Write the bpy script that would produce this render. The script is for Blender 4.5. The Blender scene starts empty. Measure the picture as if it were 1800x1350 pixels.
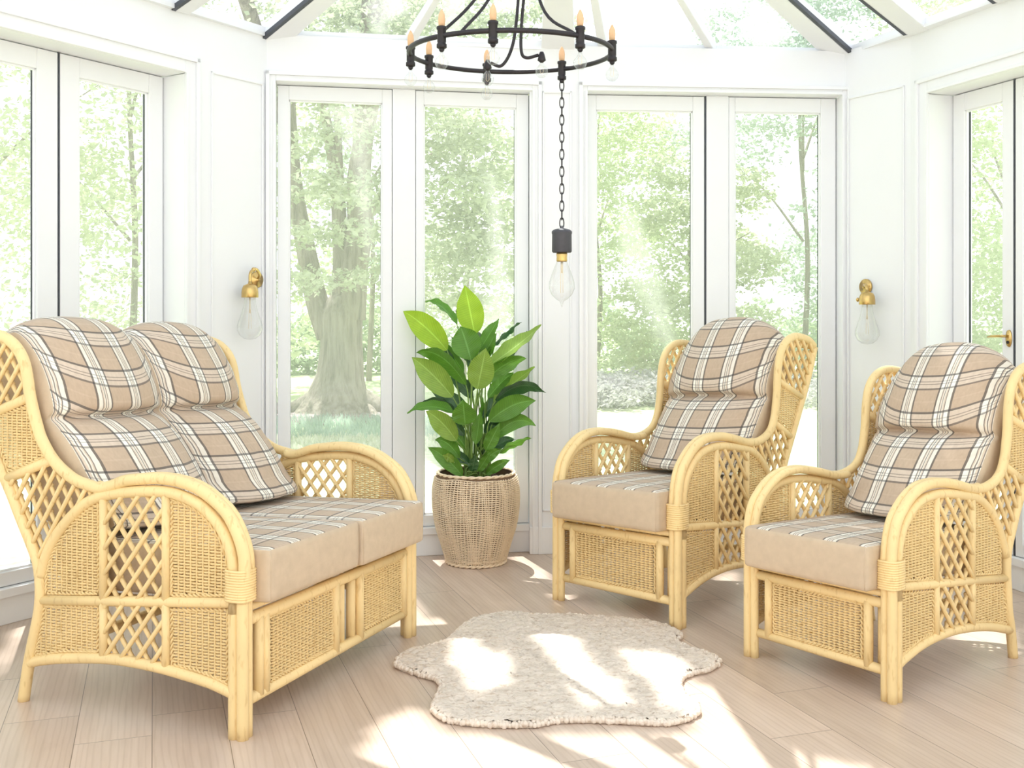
import bpy, math, random
import numpy as np
from mathutils import Vector, Matrix, Quaternion
random.seed(7); RNG = np.random.default_rng(11)
PI = math.pi
SC = bpy.context.scene
COL = SC.collection

# ------------------------------------------------------------------ helpers
def tag(o, label=None, cat=None, group=None, kind=None):
    if label: o['label'] = label
    if cat: o['category'] = cat
    if group: o['group'] = group
    if kind: o['kind'] = kind
    return o

def empty(name, loc=(0, 0, 0), yaw=0.0, parent=None):
    o = bpy.data.objects.new(name, None)
    o.empty_display_size = 0.1
    COL.objects.link(o)
    o.location = loc; o.rotation_euler = (0, 0, yaw)
    if parent: o.parent = parent
    return o

def cr(pts, n=6, closed=False):
    """Catmull-Rom through the points, n samples a span (any dimension)"""
    P = [np.array(p, float) for p in pts]
    if len(P) < 3 and not closed: return P
    out = []; N = len(P); spans = N if closed else N - 1
    for i in range(spans):
        if closed: a, b, c, d = P[i-1], P[i], P[(i+1) % N], P[(i+2) % N]
        else:
            b, c = P[i], P[i+1]
            a = P[i-1] if i > 0 else 2*b - c
            d = P[i+2] if i+2 < N else 2*c - b
        for k in range(n):
            t = k/n
            out.append(0.5*((2*b) + (c-a)*t + (2*a-5*b+4*c-d)*t*t + (3*b-a-3*c+d)*t**3))
    if not closed: out.append(P[-1])
    return out

class MB:
    def __init__(s, warp=None): s.v = []; s.f = []; s.m = []; s.uv = {}; s.warp = warp
    def add(s, vs, fs, mi=0, uvs=None):
        o = len(s.v); s.v += [tuple(v) for v in vs]
        for f in fs: s.f.append(tuple(i+o for i in f)); s.m.append(mi)
        if uvs:
            for i, w in enumerate(uvs): s.uv[o+i] = w
        return s
    def box(s, x0, x1, y0, y1, z0, z1, mi=0):
        vs = [(x, y, z) for x in (x0, x1) for y in (y0, y1) for z in (z0, z1)]
        return s.add(vs, [(0, 1, 3, 2), (4, 6, 7, 5), (0, 4, 5, 1), (2, 3, 7, 6), (0, 2, 6, 4), (1, 5, 7, 3)], mi)
    def hexa(s, b, t, mi=0):
        """4 bottom points, 4 top points"""
        return s.add(list(b)+list(t), [(3, 2, 1, 0), (4, 5, 6, 7)] + [(i, (i+1) % 4, 4+(i+1) % 4, 4+i) for i in range(4)], mi)
    def tube(s, path, r, seg=8, closed=False, mi=0, cap=True):
        P = [Vector(p) for p in path]; n = len(P)
        if n < 2: return s
        R = r if hasattr(r, '__len__') else [r]*n
        T = []
        for i in range(n):
            if closed: t = P[(i+1) % n]-P[i-1]
            else: t = P[min(i+1, n-1)]-P[max(i-1, 0)]
            T.append(t.normalized() if t.length > 1e-9 else Vector((0, 0, 1)))
        ref = Vector((1, 0, 0)) if abs(T[0].x) < .8 else Vector((0, 1, 0))
        nrm = (ref - T[0]*ref.dot(T[0])).normalized()
        vs = []
        for i in range(n):
            if i:
                nrm = nrm - T[i]*nrm.dot(T[i])
                nrm = nrm.normalized() if nrm.length > 1e-6 else T[i].orthogonal().normalized()
            b = T[i].cross(nrm)
            for k in range(seg):
                a = 2*PI*k/seg
                vs.append(P[i] + (nrm*math.cos(a)+b*math.sin(a))*R[i])
        fs = []
        for i in range(n if closed else n-1):
            for k in range(seg):
                j = (i+1) % n
                fs.append((i*seg+k, i*seg+(k+1) % seg, j*seg+(k+1) % seg, j*seg+k))
        if cap and not closed:
            vs.append(P[0]-T[0]*R[0]*.25); vs.append(P[-1]+T[-1]*R[-1]*.25)
            a, b = n*seg, n*seg+1
            for k in range(seg):
                fs.append((a, (k+1) % seg, k)); fs.append((b, (n-1)*seg+k, (n-1)*seg+(k+1) % seg))
        return s.add(vs, fs, mi)
    def lathe(s, prof, c=(0, 0, 0), seg=24, mi=0, rot=None):
        """prof: list of (r, z) from bottom to top"""
        vs = []; fs = []; n = len(prof)
        for r, z in prof:
            for k in range(seg):
                a = 2*PI*k/seg
                p = Vector((r*math.cos(a), r*math.sin(a), z))
                if rot: p = rot @ p
                vs.append(p + Vector(c))
        for i in range(n-1):
            for k in range(seg):
                fs.append((i*seg+k, i*seg+(k+1) % seg, (i+1)*seg+(k+1) % seg, (i+1)*seg+k))
        if prof[0][0] > 1e-4: fs.append(tuple(range(seg))[::-1])
        if prof[-1][0] > 1e-4: fs.append(tuple(range((n-1)*seg, n*seg)))
        return s.add(vs, fs, mi)
    def ball(s, c, r, seg=10, rings=6, mi=0, sc=(1, 1, 1)):
        prof = [(max(1e-5, r*math.sin(PI*i/rings)), -r*math.cos(PI*i/rings)) for i in range(rings+1)]
        vs = []; fs = []
        for R_, z in prof:
            for k in range(seg):
                a = 2*PI*k/seg
                vs.append((c[0]+R_*math.cos(a)*sc[0], c[1]+R_*math.sin(a)*sc[1], c[2]+z*sc[2]))
        for i in range(rings):
            for k in range(seg):
                fs.append((i*seg+k, i*seg+(k+1) % seg, (i+1)*seg+(k+1) % seg, (i+1)*seg+k))
        return s.add(vs, fs, mi)
    def build(s, name, mats, parent=None, smooth=True, kind=None, bevel=0):
        me = bpy.data.meshes.new(name)
        V = [s.warp(v) for v in s.v] if s.warp else s.v
        me.from_pydata([tuple(v) for v in V], [], s.f)
        for m in (mats if isinstance(mats, (list, tuple)) else [mats]): me.materials.append(m)
        if any(s.m): me.polygons.foreach_set('material_index', s.m)
        if s.uv:
            L = me.uv_layers.new(name='UVMap')
            arr = np.zeros((len(me.loops), 2))
            li = np.zeros(len(me.loops), int); me.loops.foreach_get('vertex_index', li)
            tab = np.zeros((len(s.v), 2))
            for i, w in s.uv.items(): tab[i] = w
            L.data.foreach_set('uv', tab[li].ravel())
        if smooth: me.polygons.foreach_set('use_smooth', [True]*len(me.polygons))
        me.update(); me.validate()
        o = bpy.data.objects.new(name, me); COL.objects.link(o)
        if parent: o.parent = parent
        if kind: o['kind'] = kind
        if bevel:
            b = o.modifiers.new('soft', 'BEVEL'); b.width = bevel; b.segments = 2; b.limit_method = 'ANGLE'
        return o

def np_mesh(name, V, F, mat, parent=None, smooth=False):
    """V (n,3), F (m,k) arrays, one mesh object"""
    me = bpy.data.meshes.new(name); k = F.shape[1]
    me.vertices.add(len(V)); me.vertices.foreach_set('co', V.astype(np.float32).ravel())
    me.loops.add(F.size); me.loops.foreach_set('vertex_index', F.astype(np.int32).ravel())
    me.polygons.add(len(F)); me.polygons.foreach_set('loop_start', np.arange(0, F.size, k, dtype=np.int32))
    me.polygons.foreach_set('use_smooth', np.full(len(F), smooth))
    me.materials.append(mat); me.update(calc_edges=True)
    o = bpy.data.objects.new(name, me); COL.objects.link(o)
    if parent: o.parent = parent
    return o

# ------------------------------------------------------------------ materials
def mat(name):
    m = bpy.data.materials.new(name); m.use_nodes = True
    nt = m.node_tree; nt.nodes.clear()
    return m, nt.nodes, nt.links
def bsdf(N, L, col, rough=.5, metal=0., spec=.5, out=True):
    b = N.new('ShaderNodeBsdfPrincipled')
    if isinstance(col, tuple): b.inputs['Base Color'].default_value = (*col, 1)
    else: L.new(col, b.inputs['Base Color'])
    b.inputs['Roughness'].default_value = rough; b.inputs['Metallic'].default_value = metal
    b.inputs['Specular IOR Level'].default_value = spec
    if out:
        o = N.new('ShaderNodeOutputMaterial'); L.new(b.outputs[0], o.inputs['Surface'])
    return b
def noise(N, L, scale, detail=3, vec=None, rough=.5):
    n = N.new('ShaderNodeTexNoise'); n.inputs['Scale'].default_value = scale
    n.inputs['Detail'].default_value = detail; n.inputs['Roughness'].default_value = rough
    if vec is not None: L.new(vec, n.inputs['Vector'])
    return n.outputs['Fac']
def ramp(N, L, fac, stops, const=False):
    r = N.new('ShaderNodeValToRGB'); L.new(fac, r.inputs[0])
    if const: r.color_ramp.interpolation = 'CONSTANT'
    e = r.color_ramp.elements
    while len(e) < len(stops): e.new(0.5)
    for i, (p, c) in enumerate(stops):
        e[i].position = p; e[i].color = (*c, 1)
    return r.outputs[0]
def mapping(N, L, src, scale=(1, 1, 1), rot=(0, 0, 0)):
    m = N.new('ShaderNodeMapping'); L.new(src, m.inputs[0])
    m.inputs['Scale'].default_value = scale; m.inputs['Rotation'].default_value = rot
    return m.outputs[0]
def bump(N, L, h, b, strength=.3, dist=.01):
    u = N.new('ShaderNodeBump'); u.inputs['Strength'].default_value = strength; u.inputs['Distance'].default_value = dist
    L.new(h, u.inputs['Height']); L.new(u.outputs[0], b.inputs['Normal'])
def mixc(N, L, a, b, fac=.5, mode='MIX'):
    m = N.new('ShaderNodeMix'); m.data_type = 'RGBA'; m.blend_type = mode
    for s, k in ((a, 'A'), (b, 'B')):
        i = [x for x in m.inputs if x.identifier == k+'_Color'][0]
        if isinstance(s, tuple): i.default_value = (*s, 1)
        else: L.new(s, i)
    f = [x for x in m.inputs if x.identifier == 'Factor_Float'][0]
    if isinstance(fac, float): f.default_value = fac
    else: L.new(fac, f)
    return [x for x in m.outputs if x.identifier == 'Result_Color'][0]
def math_n(N, L, op, a, b=None):
    m = N.new('ShaderNodeMath'); m.operation = op
    for i, s in enumerate((a, b)):
        if s is None: continue
        if isinstance(s, (int, float)): m.inputs[i].default_value = s
        else: L.new(s, m.inputs[i])
    return m.outputs[0]
def coord(N, which='Object'):
    return N.new('ShaderNodeTexCoord').outputs[which]

def simple(name, col, rough=.5, metal=0., spec=.5, var=0., vs=8., bmp=0., bs=60.):
    m, N, L = mat(name)
    c = col
    if var:
        n = noise(N, L, vs, 4, coord(N))
        c = ramp(N, L, n, [(.3, tuple(x*(1-var) for x in col)), (.7, tuple(min(1, x*(1+var)) for x in col))])
    b = bsdf(N, L, c, rough, metal, spec)
    if bmp: bump(N, L, noise(N, L, bs, 3, coord(N)), b, bmp, .004)
    return m

def cane_mat(name, col, rough=.42):
    m, N, L = mat(name); oc = coord(N)
    n1 = noise(N, L, 5, 3, oc); n2 = noise(N, L, 70, 2, mapping(N, L, oc, (1, 1, .25)))
    c = ramp(N, L, n1, [(.3, tuple(x*.93 for x in col)), (.7, tuple(min(1, x*1.04) for x in col))])
    c = mixc(N, L, c, ramp(N, L, n2, [(.25, (.82, .76, .68)), (.42, (1, 1, 1))]), 1.0, 'MULTIPLY')
    b = bsdf(N, L, c, rough, 0, .35); bump(N, L, n2, b, .12, .003)
    return m

def plaid_mat():
    m, N, L = mat('plaid_wool')
    uv = coord(N, 'UV'); s = N.new('ShaderNodeSeparateXYZ'); L.new(uv, s.inputs[0])
    fu = math_n(N, L, 'FRACT', math_n(N, L, 'DIVIDE', s.outputs[0], .158))
    fv = math_n(N, L, 'FRACT', math_n(N, L, 'DIVIDE', s.outputs[1], .178))
    tan = (.555, .425, .315); dk = (.115, .105, .10); wh = (.95, .92, .83); gy = (.27, .25, .235); pk = (.76, .66, .55)
    pl = (.80, .70, .60)
    warp = ramp(N, L, fu, [(0, dk), (.045, wh), (.135, gy), (.155, pk), (.185, wh), (.205, gy), (.225, wh), (.245, pk), (.265, gy), (.285, wh), (.37, dk), (.415, tan)], True)
    weft = ramp(N, L, fv, [(0, dk), (.05, pl), (.15, gy), (.172, pl), (.225, gy), (.247, pl), (.37, dk), (.425, tan), (.66, (.62, .485, .365)), (.70, tan)], True)
    base = mixc(N, L, warp, weft, .5)
    # where the white warp meets the pale weft bands the check turns nearly white
    iswhite = ramp(N, L, fu, [(0, (0, 0, 0)), (.045, (1, 1, 1)), (.37, (0, 0, 0))], True)
    pale = ramp(N, L, fv, [(0, (.15, .15, .15)), (.05, (.9, .9, .9)), (.15, (.3, .3, .3)), (.172, (.9, .9, .9)), (.225, (.3, .3, .3)), (.247, (.9, .9, .9)), (.37, (.15, .15, .15)), (.425, (.42, .42, .42))], True)
    c = mixc(N, L, base, warp, mixc(N, L, iswhite, pale, 1.0, 'MULTIPLY'))
    Z0, O1 = (0, 0, 0), (1, 1, 1)
    lu = ramp(N, L, fu, [(0, (.6,)*3), (.045, Z0), (.135, (.30,)*3), (.155, Z0), (.205, (.30,)*3), (.225, Z0), (.265, (.3,)*3), (.285, Z0), (.37, (.6,)*3), (.415, Z0)], True)
    lv = ramp(N, L, fv, [(0, (.42,)*3), (.05, Z0), (.15, (.22,)*3), (.172, Z0), (.225, (.22,)*3), (.247, Z0), (.37, (.62,)*3), (.425, Z0)], True)
    c = mixc(N, L, c, (.115, .105, .10), mixc(N, L, lu, lv, 1.0, 'LIGHTEN'))
    w1 = N.new('ShaderNodeTexWave'); w1.inputs['Scale'].default_value = 170; L.new(uv, w1.inputs['Vector']); w1.bands_direction = 'X'
    w2 = N.new('ShaderNodeTexWave'); w2.inputs['Scale'].default_value = 170; L.new(uv, w2.inputs['Vector']); w2.bands_direction = 'Y'
    h = math_n(N, L, 'ADD', w1.outputs['Fac'], w2.outputs['Fac'])
    n = noise(N, L, 90, 3, mapping(N, L, uv, (1, .4, 1)))
    c = mixc(N, L, c, ramp(N, L, n, [(.3, (.9, .89, .88)), (.7, (1.0, 1.0, 1.0))]), 1.0, 'MULTIPLY')
    b = bsdf(N, L, c, .9, 0, .15); b.inputs['Sheen Weight'].default_value = .15
    bump(N, L, h, b, .15, .001)
    return m

def floor_mat():
    m, N, L = mat('oak_planks'); oc = coord(N)
    # planks run 18.8 degrees left of straight ahead, 0.242 m wide
    r = mapping(N, L, oc, (1, 1, 1), (0, 0, math.radians(-18.8)))
    s = N.new('ShaderNodeSeparateXYZ'); L.new(r, s.inputs[0])
    q = math_n(N, L, 'DIVIDE', math_n(N, L, 'ADD', s.outputs[0], .005+.242*40), .242)
    idx = math_n(N, L, 'FLOOR', q); fq = math_n(N, L, 'FRACT', q)
    wn = N.new('ShaderNodeTexWhiteNoise'); wn.noise_dimensions = '1D'; L.new(idx, wn.inputs['W'])
    p = math_n(N, L, 'DIVIDE', math_n(N, L, 'ADD', s.outputs[1], math_n(N, L, 'MULTIPLY', wn.outputs['Value'], 2.1)), 2.1)
    ip = math_n(N, L, 'FLOOR', p); fp = math_n(N, L, 'FRACT', p)
    wn2 = N.new('ShaderNodeTexWhiteNoise'); wn2.noise_dimensions = '2D'
    cb = N.new('ShaderNodeCombineXYZ'); L.new(idx, cb.inputs[0]); L.new(ip, cb.inputs[1]); L.new(cb.outputs[0], wn2.inputs['Vector'])
    off = N.new('ShaderNodeVectorMath'); off.operation = 'MULTIPLY_ADD'
    L.new(wn2.outputs['Color'], off.inputs[0]); off.inputs[1].default_value = (7, 7, 7); L.new(r, off.inputs[2])
    g = noise(N, L, 3.0, 6, mapping(N, L, off.outputs[0], (9, .7, 1)), .6)
    g2 = noise(N, L, 2.2, 4, mapping(N, L, off.outputs[0], (2.2, .8, 1)), .6)
    wv = N.new('ShaderNodeTexWave'); wv.inputs['Scale'].default_value = 5.5; wv.inputs['Distortion'].default_value = 7
    wv.inputs['Detail'].default_value = 3; wv.inputs['Detail Scale'].default_value = .7
    L.new(mapping(N, L, off.outputs[0], (2.6, .35, 1)), wv.inputs['Vector'])
    base = ramp(N, L, g, [(.25, (.555, .435, .350)), (.5, (.625, .500, .41)), (.75, (.68, .555, .465))])
    base = mixc(N, L, base, ramp(N, L, wv.outputs['Fac'], [(.0, (.90, .88, .86)), (.35, (1, 1, 1))]), .8, 'MULTIPLY')
    base = mixc(N, L, base, ramp(N, L, g2, [(.22, (.80, .76, .72)), (.40, (1, 1, 1))]), .8, 'MULTIPLY')
    tone = ramp(N, L, wn2.outputs['Value'], [(0, (.90, .89, .88)), (1, (1.06, 1.05, 1.05))])
    base = mixc(N, L, base, tone, 1.0, 'MULTIPLY')
    e1 = math_n(N, L, 'MINIMUM', fq, math_n(N, L, 'SUBTRACT', 1, fq))
    e2 = math_n(N, L, 'MULTIPLY', math_n(N, L, 'MINIMUM', fp, math_n(N, L, 'SUBTRACT', 1, fp)), 8.7)
    seam = math_n(N, L, 'LESS_THAN', math_n(N, L, 'MINIMUM', e1, e2), .0055)
    c = mixc(N, L, base, (.24, .18, .14), seam)
    b = bsdf(N, L, c, .33, 0, .5)
    bump(N, L, g, b, .06, .003)
    return m

def leaf_mat(name, c0, c1, trans=.45, scale=.6, rough=.6):
    m, N, L = mat(name); oc = coord(N)
    n = noise(N, L, scale, 4, oc, .7)
    c = ramp(N, L, n, [(.3, c0), (.7, c1)])
    d = N.new('ShaderNodeBsdfDiffuse'); t = N.new('ShaderNodeBsdfTranslucent')
    L.new(c, d.inputs[0]); L.new(c, t.inputs[0])
    x = N.new('ShaderNodeMixShader'); x.inputs[0].default_value = trans
    L.new(d.outputs[0], x.inputs[1]); L.new(t.outputs[0], x.inputs[2])
    o = N.new('ShaderNodeOutputMaterial'); L.new(x.outputs[0], o.inputs[0])
    return m

def houseleaf_mat(name, c, trans, spec=.5):
    m, N, L = mat(name); uv = coord(N, 'UV'); s = N.new('ShaderNodeSeparateXYZ'); L.new(uv, s.inputs[0])
    ax = math_n(N, L, 'ABSOLUTE', s.outputs[0])
    v = math_n(N, L, 'SINE', math_n(N, L, 'MULTIPLY', math_n(N, L, 'SUBTRACT', s.outputs[1], math_n(N, L, 'MULTIPLY', ax, .22)), 95))
    vein = ramp(N, L, v, [(.0, tuple(x*.88 for x in c)), (1.0, tuple(min(1, x*1.08) for x in c))])
    mid = ramp(N, L, ax, [(0, tuple(min(1, x*1.25+.05) for x in c)), (.06, tuple(min(1, x*1.15+.02) for x in c)), (.1, c)])
    cc = mixc(N, L, vein, mid, math_n(N, L, 'LESS_THAN', ax, .06))
    n = noise(N, L, 18, 3, coord(N)); cc = mixc(N, L, cc, ramp(N, L, n, [(.3, (.82, .86, .8)), (.7, (1, 1, 1))]), 1.0, 'MULTIPLY')
    b = bsdf(N, L, cc, .32, 0, spec, out=False)
    bump(N, L, v, b, .25, .002)
    t = N.new('ShaderNodeBsdfTranslucent'); L.new(cc, t.inputs[0])
    x = N.new('ShaderNodeMixShader'); x.inputs[0].default_value = trans
    L.new(b.outputs[0], x.inputs[1]); L.new(t.outputs[0], x.inputs[2])
    o = N.new('ShaderNodeOutputMaterial'); L.new(x.outputs[0], o.inputs[0])
    return m

def pane_mat(name, veil=.05, gloss=.02):
    """clear glass with the faint milky film the photograph shows over the garden"""
    m, N, L = mat(name)
    t = N.new('ShaderNodeBsdfTransparent'); t.inputs[0].default_value = (.985, .99, .985, 1)
    d = N.new('ShaderNodeBsdfTranslucent'); d.inputs[0].default_value = (.96, .97, .95, 1)  # white veil imitating haze and washed-out light over the garden
    g = N.new('ShaderNodeBsdfGlossy'); g.inputs['Roughness'].default_value = .02
    x = N.new('ShaderNodeMixShader'); x.inputs[0].default_value = veil
    L.new(t.outputs[0], x.inputs[1]); L.new(d.outputs[0], x.inputs[2])
    y = N.new('ShaderNodeMixShader'); y.inputs[0].default_value = gloss
    L.new(x.outputs[0], y.inputs[1]); L.new(g.outputs[0], y.inputs[2])
    o = N.new('ShaderNodeOutputMaterial'); L.new(y.outputs[0], o.inputs[0])
    return m

def bulb_mat(name):
    m, N, L = mat(name)
    lw = N.new('ShaderNodeLayerWeight'); lw.inputs[0].default_value = .35
    t = N.new('ShaderNodeBsdfTransparent'); L.new(ramp(N, L, math_n(N, L, 'SUBTRACT', 1, lw.outputs['Facing']), [(.08, (.80, .81, .82)), (.40, (.97, .975, .97))]), t.inputs[0])
    g = N.new('ShaderNodeBsdfGlossy'); g.inputs['Roughness'].default_value = .03
    f = math_n(N, L, 'ADD', math_n(N, L, 'MULTIPLY', lw.outputs['Facing'], .42), .03)
    x = N.new('ShaderNodeMixShader'); L.new(f, x.inputs[0])
    L.new(t.outputs[0], x.inputs[1]); L.new(g.outputs[0], x.inputs[2])
    o = N.new('ShaderNodeOutputMaterial'); L.new(x.outputs[0], o.inputs[0])
    return m

def rug_mat():
    m, N, L = mat('looped_wool'); oc = coord(N)
    v = N.new('ShaderNodeTexVoronoi'); v.inputs['Scale'].default_value = 80
    L.new(mapping(N, L, oc, (.62, 1.25, 1)), v.inputs['Vector'])
    n = noise(N, L, 14, 4, oc); f = noise(N, L, 60, 3, mapping(N, L, oc, (.45, 1.5, 1)), .6)
    c = ramp(N, L, n, [(.3, (.70, .605, .515)), (.7, (.78, .685, .595))])
    c = mixc(N, L, c, ramp(N, L, f, [(.32, (.80, .74, .69)), (.46, (1, 1, 1))]), 1.0, 'MULTIPLY')   # brown flecks in the yarn
    b = bsdf(N, L, c, .95, 0, .1)
    bump(N, L, math_n(N, L, 'SUBTRACT', 1, v.outputs['Distance']), b, .35, .006)
    return m

def bark_mat():
    m, N, L = mat('bark'); oc = coord(N)
    n = noise(N, L, 1.6, 6, mapping(N, L, oc, (9, 9, .9)), .7); n2 = noise(N, L, 1.2, 3, oc)
    c = ramp(N, L, n, [(.32, (.20, .175, .155)), (.55, (.40, .36, .32)), (.75, (.50, .46, .41))])
    c = mixc(N, L, c, ramp(N, L, n2, [(.3, (.82, .84, .76)), (.7, (1.05, 1.0, .98))]), 1.0, 'MULTIPLY')
    b = bsdf(N, L, c, .95, 0, .1); bump(N, L, n, b, .9, .06)
    return m

M = dict(
    cane=cane_mat('peeled_cane', (.86, .655, .335)),
    wick=cane_mat('woven_cane', (.80, .60, .30), .55),
    plaid=plaid_mat(),
    beige=simple('beige_linen', (.58, .462, .338), .95, 0, .1, .05, 30, .15, 400),
    white=simple('white_paint', (.845, .855, .88), .45, 0, .3, .012, 3),
    wall=simple('white_wall', (.845, .855, .88), .6, 0, .2, .01, 2),
    dark=simple('rubber_seal', (.055, .06, .075), .5),
    floor=floor_mat(),
    pane=pane_mat('window_glass', .115, .012), rpane=pane_mat('roof_glass', .085, .012),
    iron=simple('black_iron', (.028, .024, .028), .45, .4, .5, .2, 20),
    slate=simple('grey_enamel', (.058, .058, .070), .5, .1, .5, .15, 20),
    brass=simple('aged_brass', (.62, .43, .17), .28, 1., .5, .12, 30),
    amber=simple('amber_candle', (.70, .44, .25), .45, 0, .4, .1, 30),
    bulb=bulb_mat('clear_bulb'),
    fil=simple('filament', (.80, .70, .52), .5),
    rug=rug_mat(),
    pot=cane_mat('seagrass', (.87, .71, .52), .8), potin=simple('pot_core', (.20, .125, .075), .9),
    soil=simple('soil', (.065, .045, .032), .95, 0, .2, .4, 40, .6, 60),
    stem=simple('leaf_stem', (.20, .32, .075), .45, 0, .4, .2, 10),
    lf_lime=houseleaf_mat('backlit_leaf', (.42, .62, .045), .5), lf_mid=houseleaf_mat('green_leaf', (.13, .31, .035), .3),  # lime tint paints the backlit look of the upper leaves into their colour
    lf_lite=houseleaf_mat('fresh_leaf', (.30, .46, .075), .35), lf_dark=houseleaf_mat('dark_leaf', (.045, .13, .04), .15, .7),
    bark=bark_mat(),
)

# ------------------------------------------------------------------ camera and render settings
cam = bpy.data.cameras.new('camera'); co = bpy.data.objects.new('camera', cam); COL.objects.link(co)
cam.sensor_fit = 'HORIZONTAL'; cam.sensor_width = 36; cam.lens = 36*1850/1800
cam.shift_y = -(675-555)/1800; cam.clip_end = 300; cam.clip_start = .05
co.location = (0, 0, 1.4); co.rotation_euler = (PI/2, 0, 0); SC.camera = co
vs = SC.view_settings; vs.view_transform = 'Standard'; vs.look = 'None'; vs.gamma = 1; vs.use_curve_mapping = False
vs.exposure = -0.53
cy = SC.cycles
cy.use_denoising = True; cy.max_bounces = 14; cy.diffuse_bounces = 6; cy.transparent_max_bounces = 40
cy.glossy_bounces = 3; cy.transmission_bounces = 6; cy.caustics_reflective = False; cy.caustics_refractive = False
cy.sample_clamp_indirect = 6

# ------------------------------------------------------------------ the room
class Facet:
    """vertical wall frame: a runs along the wall, b into the room, z up"""
    def __init__(s, O, e, n): s.O = O; s.e = e; s.n = n
    def p(s, a, b, z): return (s.O[0]+s.e[0]*a+s.n[0]*b, s.O[1]+s.e[1]*a+s.n[1]*b, z)
    def box(s, mb, a0, a1, b0, b1, z0, z1, mi=0):
        q = [(a0, b0), (a1, b0), (a1, b1), (a0, b1)]
        mb.hexa([s.p(a, b, z0) for a, b in q], [s.p(a, b, z1) for a, b in q], mi)
LEFT = Facet((-2.316, 4.761), (.5349, .8449), (.8449, -.5349))
BKL = Facet((-1.34, 6.0), (.9839, .1788), (.1788, -.9839))
BKR = Facet((.44, 6.262), (.9972, .0746), (.0746, -.9972))
RIGHT = Facet((2.577, 5.4), (-.3278, .9447), (-.9447, -.3278))
SIDEL = Facet((-2.93, 3.80), (0, -1), (1, 0))
SIDER = Facet((3.0, 4.22), (0, -1), (-1, 0))
EAVE = 2.985

def facet_between(p0, p1):
    d = Vector((p1[0]-p0[0], p1[1]-p0[1])); l = d.length; d /= l
    n = Vector((d.y, -d.x))
    if n.dot(Vector((0.1-p0[0], 3.0-p0[1]))) < 0: n = -n
    return Facet(p0, (d.x, d.y), (n.x, n.y)), l

def window(name, F, head, sashes, jambs, reveal, zs=.17, gz0=.235, dtop=.085, seals=(), mull=(), handle=None):
    """sashes: (a0, a1, glass a0, glass a1)"""
    root = tag(empty(name, F.p((jambs[0]+jambs[1])/2, 0, 0)), kind='structure')
    off = Vector(root.location)
    def B(): return MB(lambda v: (v[0]-off.x, v[1]-off.y, v[2]-off.z))
    fr = B()
    for a0, a1 in ((jambs[0]-.05, jambs[0]), (jambs[1], jambs[1]+.05)): F.box(fr, a0, a1, -.07, reveal, .0, head)
    F.box(fr, jambs[0], jambs[1], -.07, reveal, head, head+.05)
    F.box(fr, jambs[0], jambs[1], -.09, .035, zs-.045, zs-.003)     # sill ledge
    F.box(fr, jambs[0], jambs[1], -.07, .018, .0, zs-.045)
    fr.build('frame', M['white'], root, False, bevel=.004)
    for a0, a1 in mull:
        mu = B(); F.box(mu, a0, a1, -.06, .012, zs-.003, head); mu.build('mullion', M['white'], root, False, bevel=.004)
    for (a0, a1, g0, g1) in sashes:
        s = B(); gt = head-dtop; lo, hi = min(a0, a1), max(a0, a1); x0, x1 = min(g0, g1), max(g0, g1)
        F.box(s, lo+.003, x0, -.055, .002, zs, head-.004); F.box(s, x1, hi-.003, -.055, .002, zs, head-.004)
        F.box(s, x0, x1, -.055, .002, gt, head-.004); F.box(s, x0, x1, -.055, .002, zs, gz0)
        so = s.build('sash', M['white'], root, False, bevel=.004)
        bd = B()
        for w0, w1, z0, z1 in ((x0, x0+.008, gz0, gt), (x1-.008, x1, gz0, gt), (x0, x1, gt-.008, gt), (x0, x1, gz0, gz0+.010)):
            F.box(bd, w0, w1, -.024, -.010, z0, z1)
        bd.build('glazing_bead', M['white'], so, False)
        g = B(); F.box(g, x0, x1, -.045, -.038, gz0, gt); g.build('pane', M['pane'], so, False)
        k = B()
        for w0, w1 in ((x0+.0005, x0+.009), (x1-.009, x1-.0005)): F.box(k, w0, w1, -.037, -.029, gz0, gt)
        k.build('gasket', M['dark'], so, False)
    for a in seals:
        q = B(); F.box(q, a-.004, a+.004, -.01, .004, zs, head-.002); q.build('seal', M['dark'], root, False)
    if handle:
        a, z = handle; h = empty('handle', (0, 0, 0), 0, root)
        b = B(); e = Vector((F.e[0], F.e[1], 0)); n = Vector((F.n[0], F.n[1], 0))
        rot = Matrix((e, n, Vector((0, 0, 1)))).transposed()
        # oval backplate, keyhole and lever
        ring = [(math.cos(t)*.019, math.sin(t)*.045) for t in [2*PI*i/24 for i in range(24)]]
        v0 = [F.p(a+x, .003, z+y) for x, y in ring]; v1 = [F.p(a+x*.85, .012, z+y*.93) for x, y in ring]
        b.add(v0+v1, [tuple(range(24, 48))]+[(i, (i+1) % 24, 24+(i+1) % 24, 24+i) for i in range(24)])
        b.build('backplate', M['brass'], h)
        b = B(); b.tube([F.p(a, .01, z+.012), F.p(a, .045, z+.012), F.p(a+.02, .05, z+.012), F.p(a+.075, .05, z+.010), F.p(a+.10, .048, z+.006)], [.007, .007, .007, .006, .005], 8)
        b.build('lever', M['brass'], h)
        b = B(); b.ball(F.p(a, .012, z-.02), .009, 10, 6); b.build('keyhole', M['iron'], h)
    return root

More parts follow.
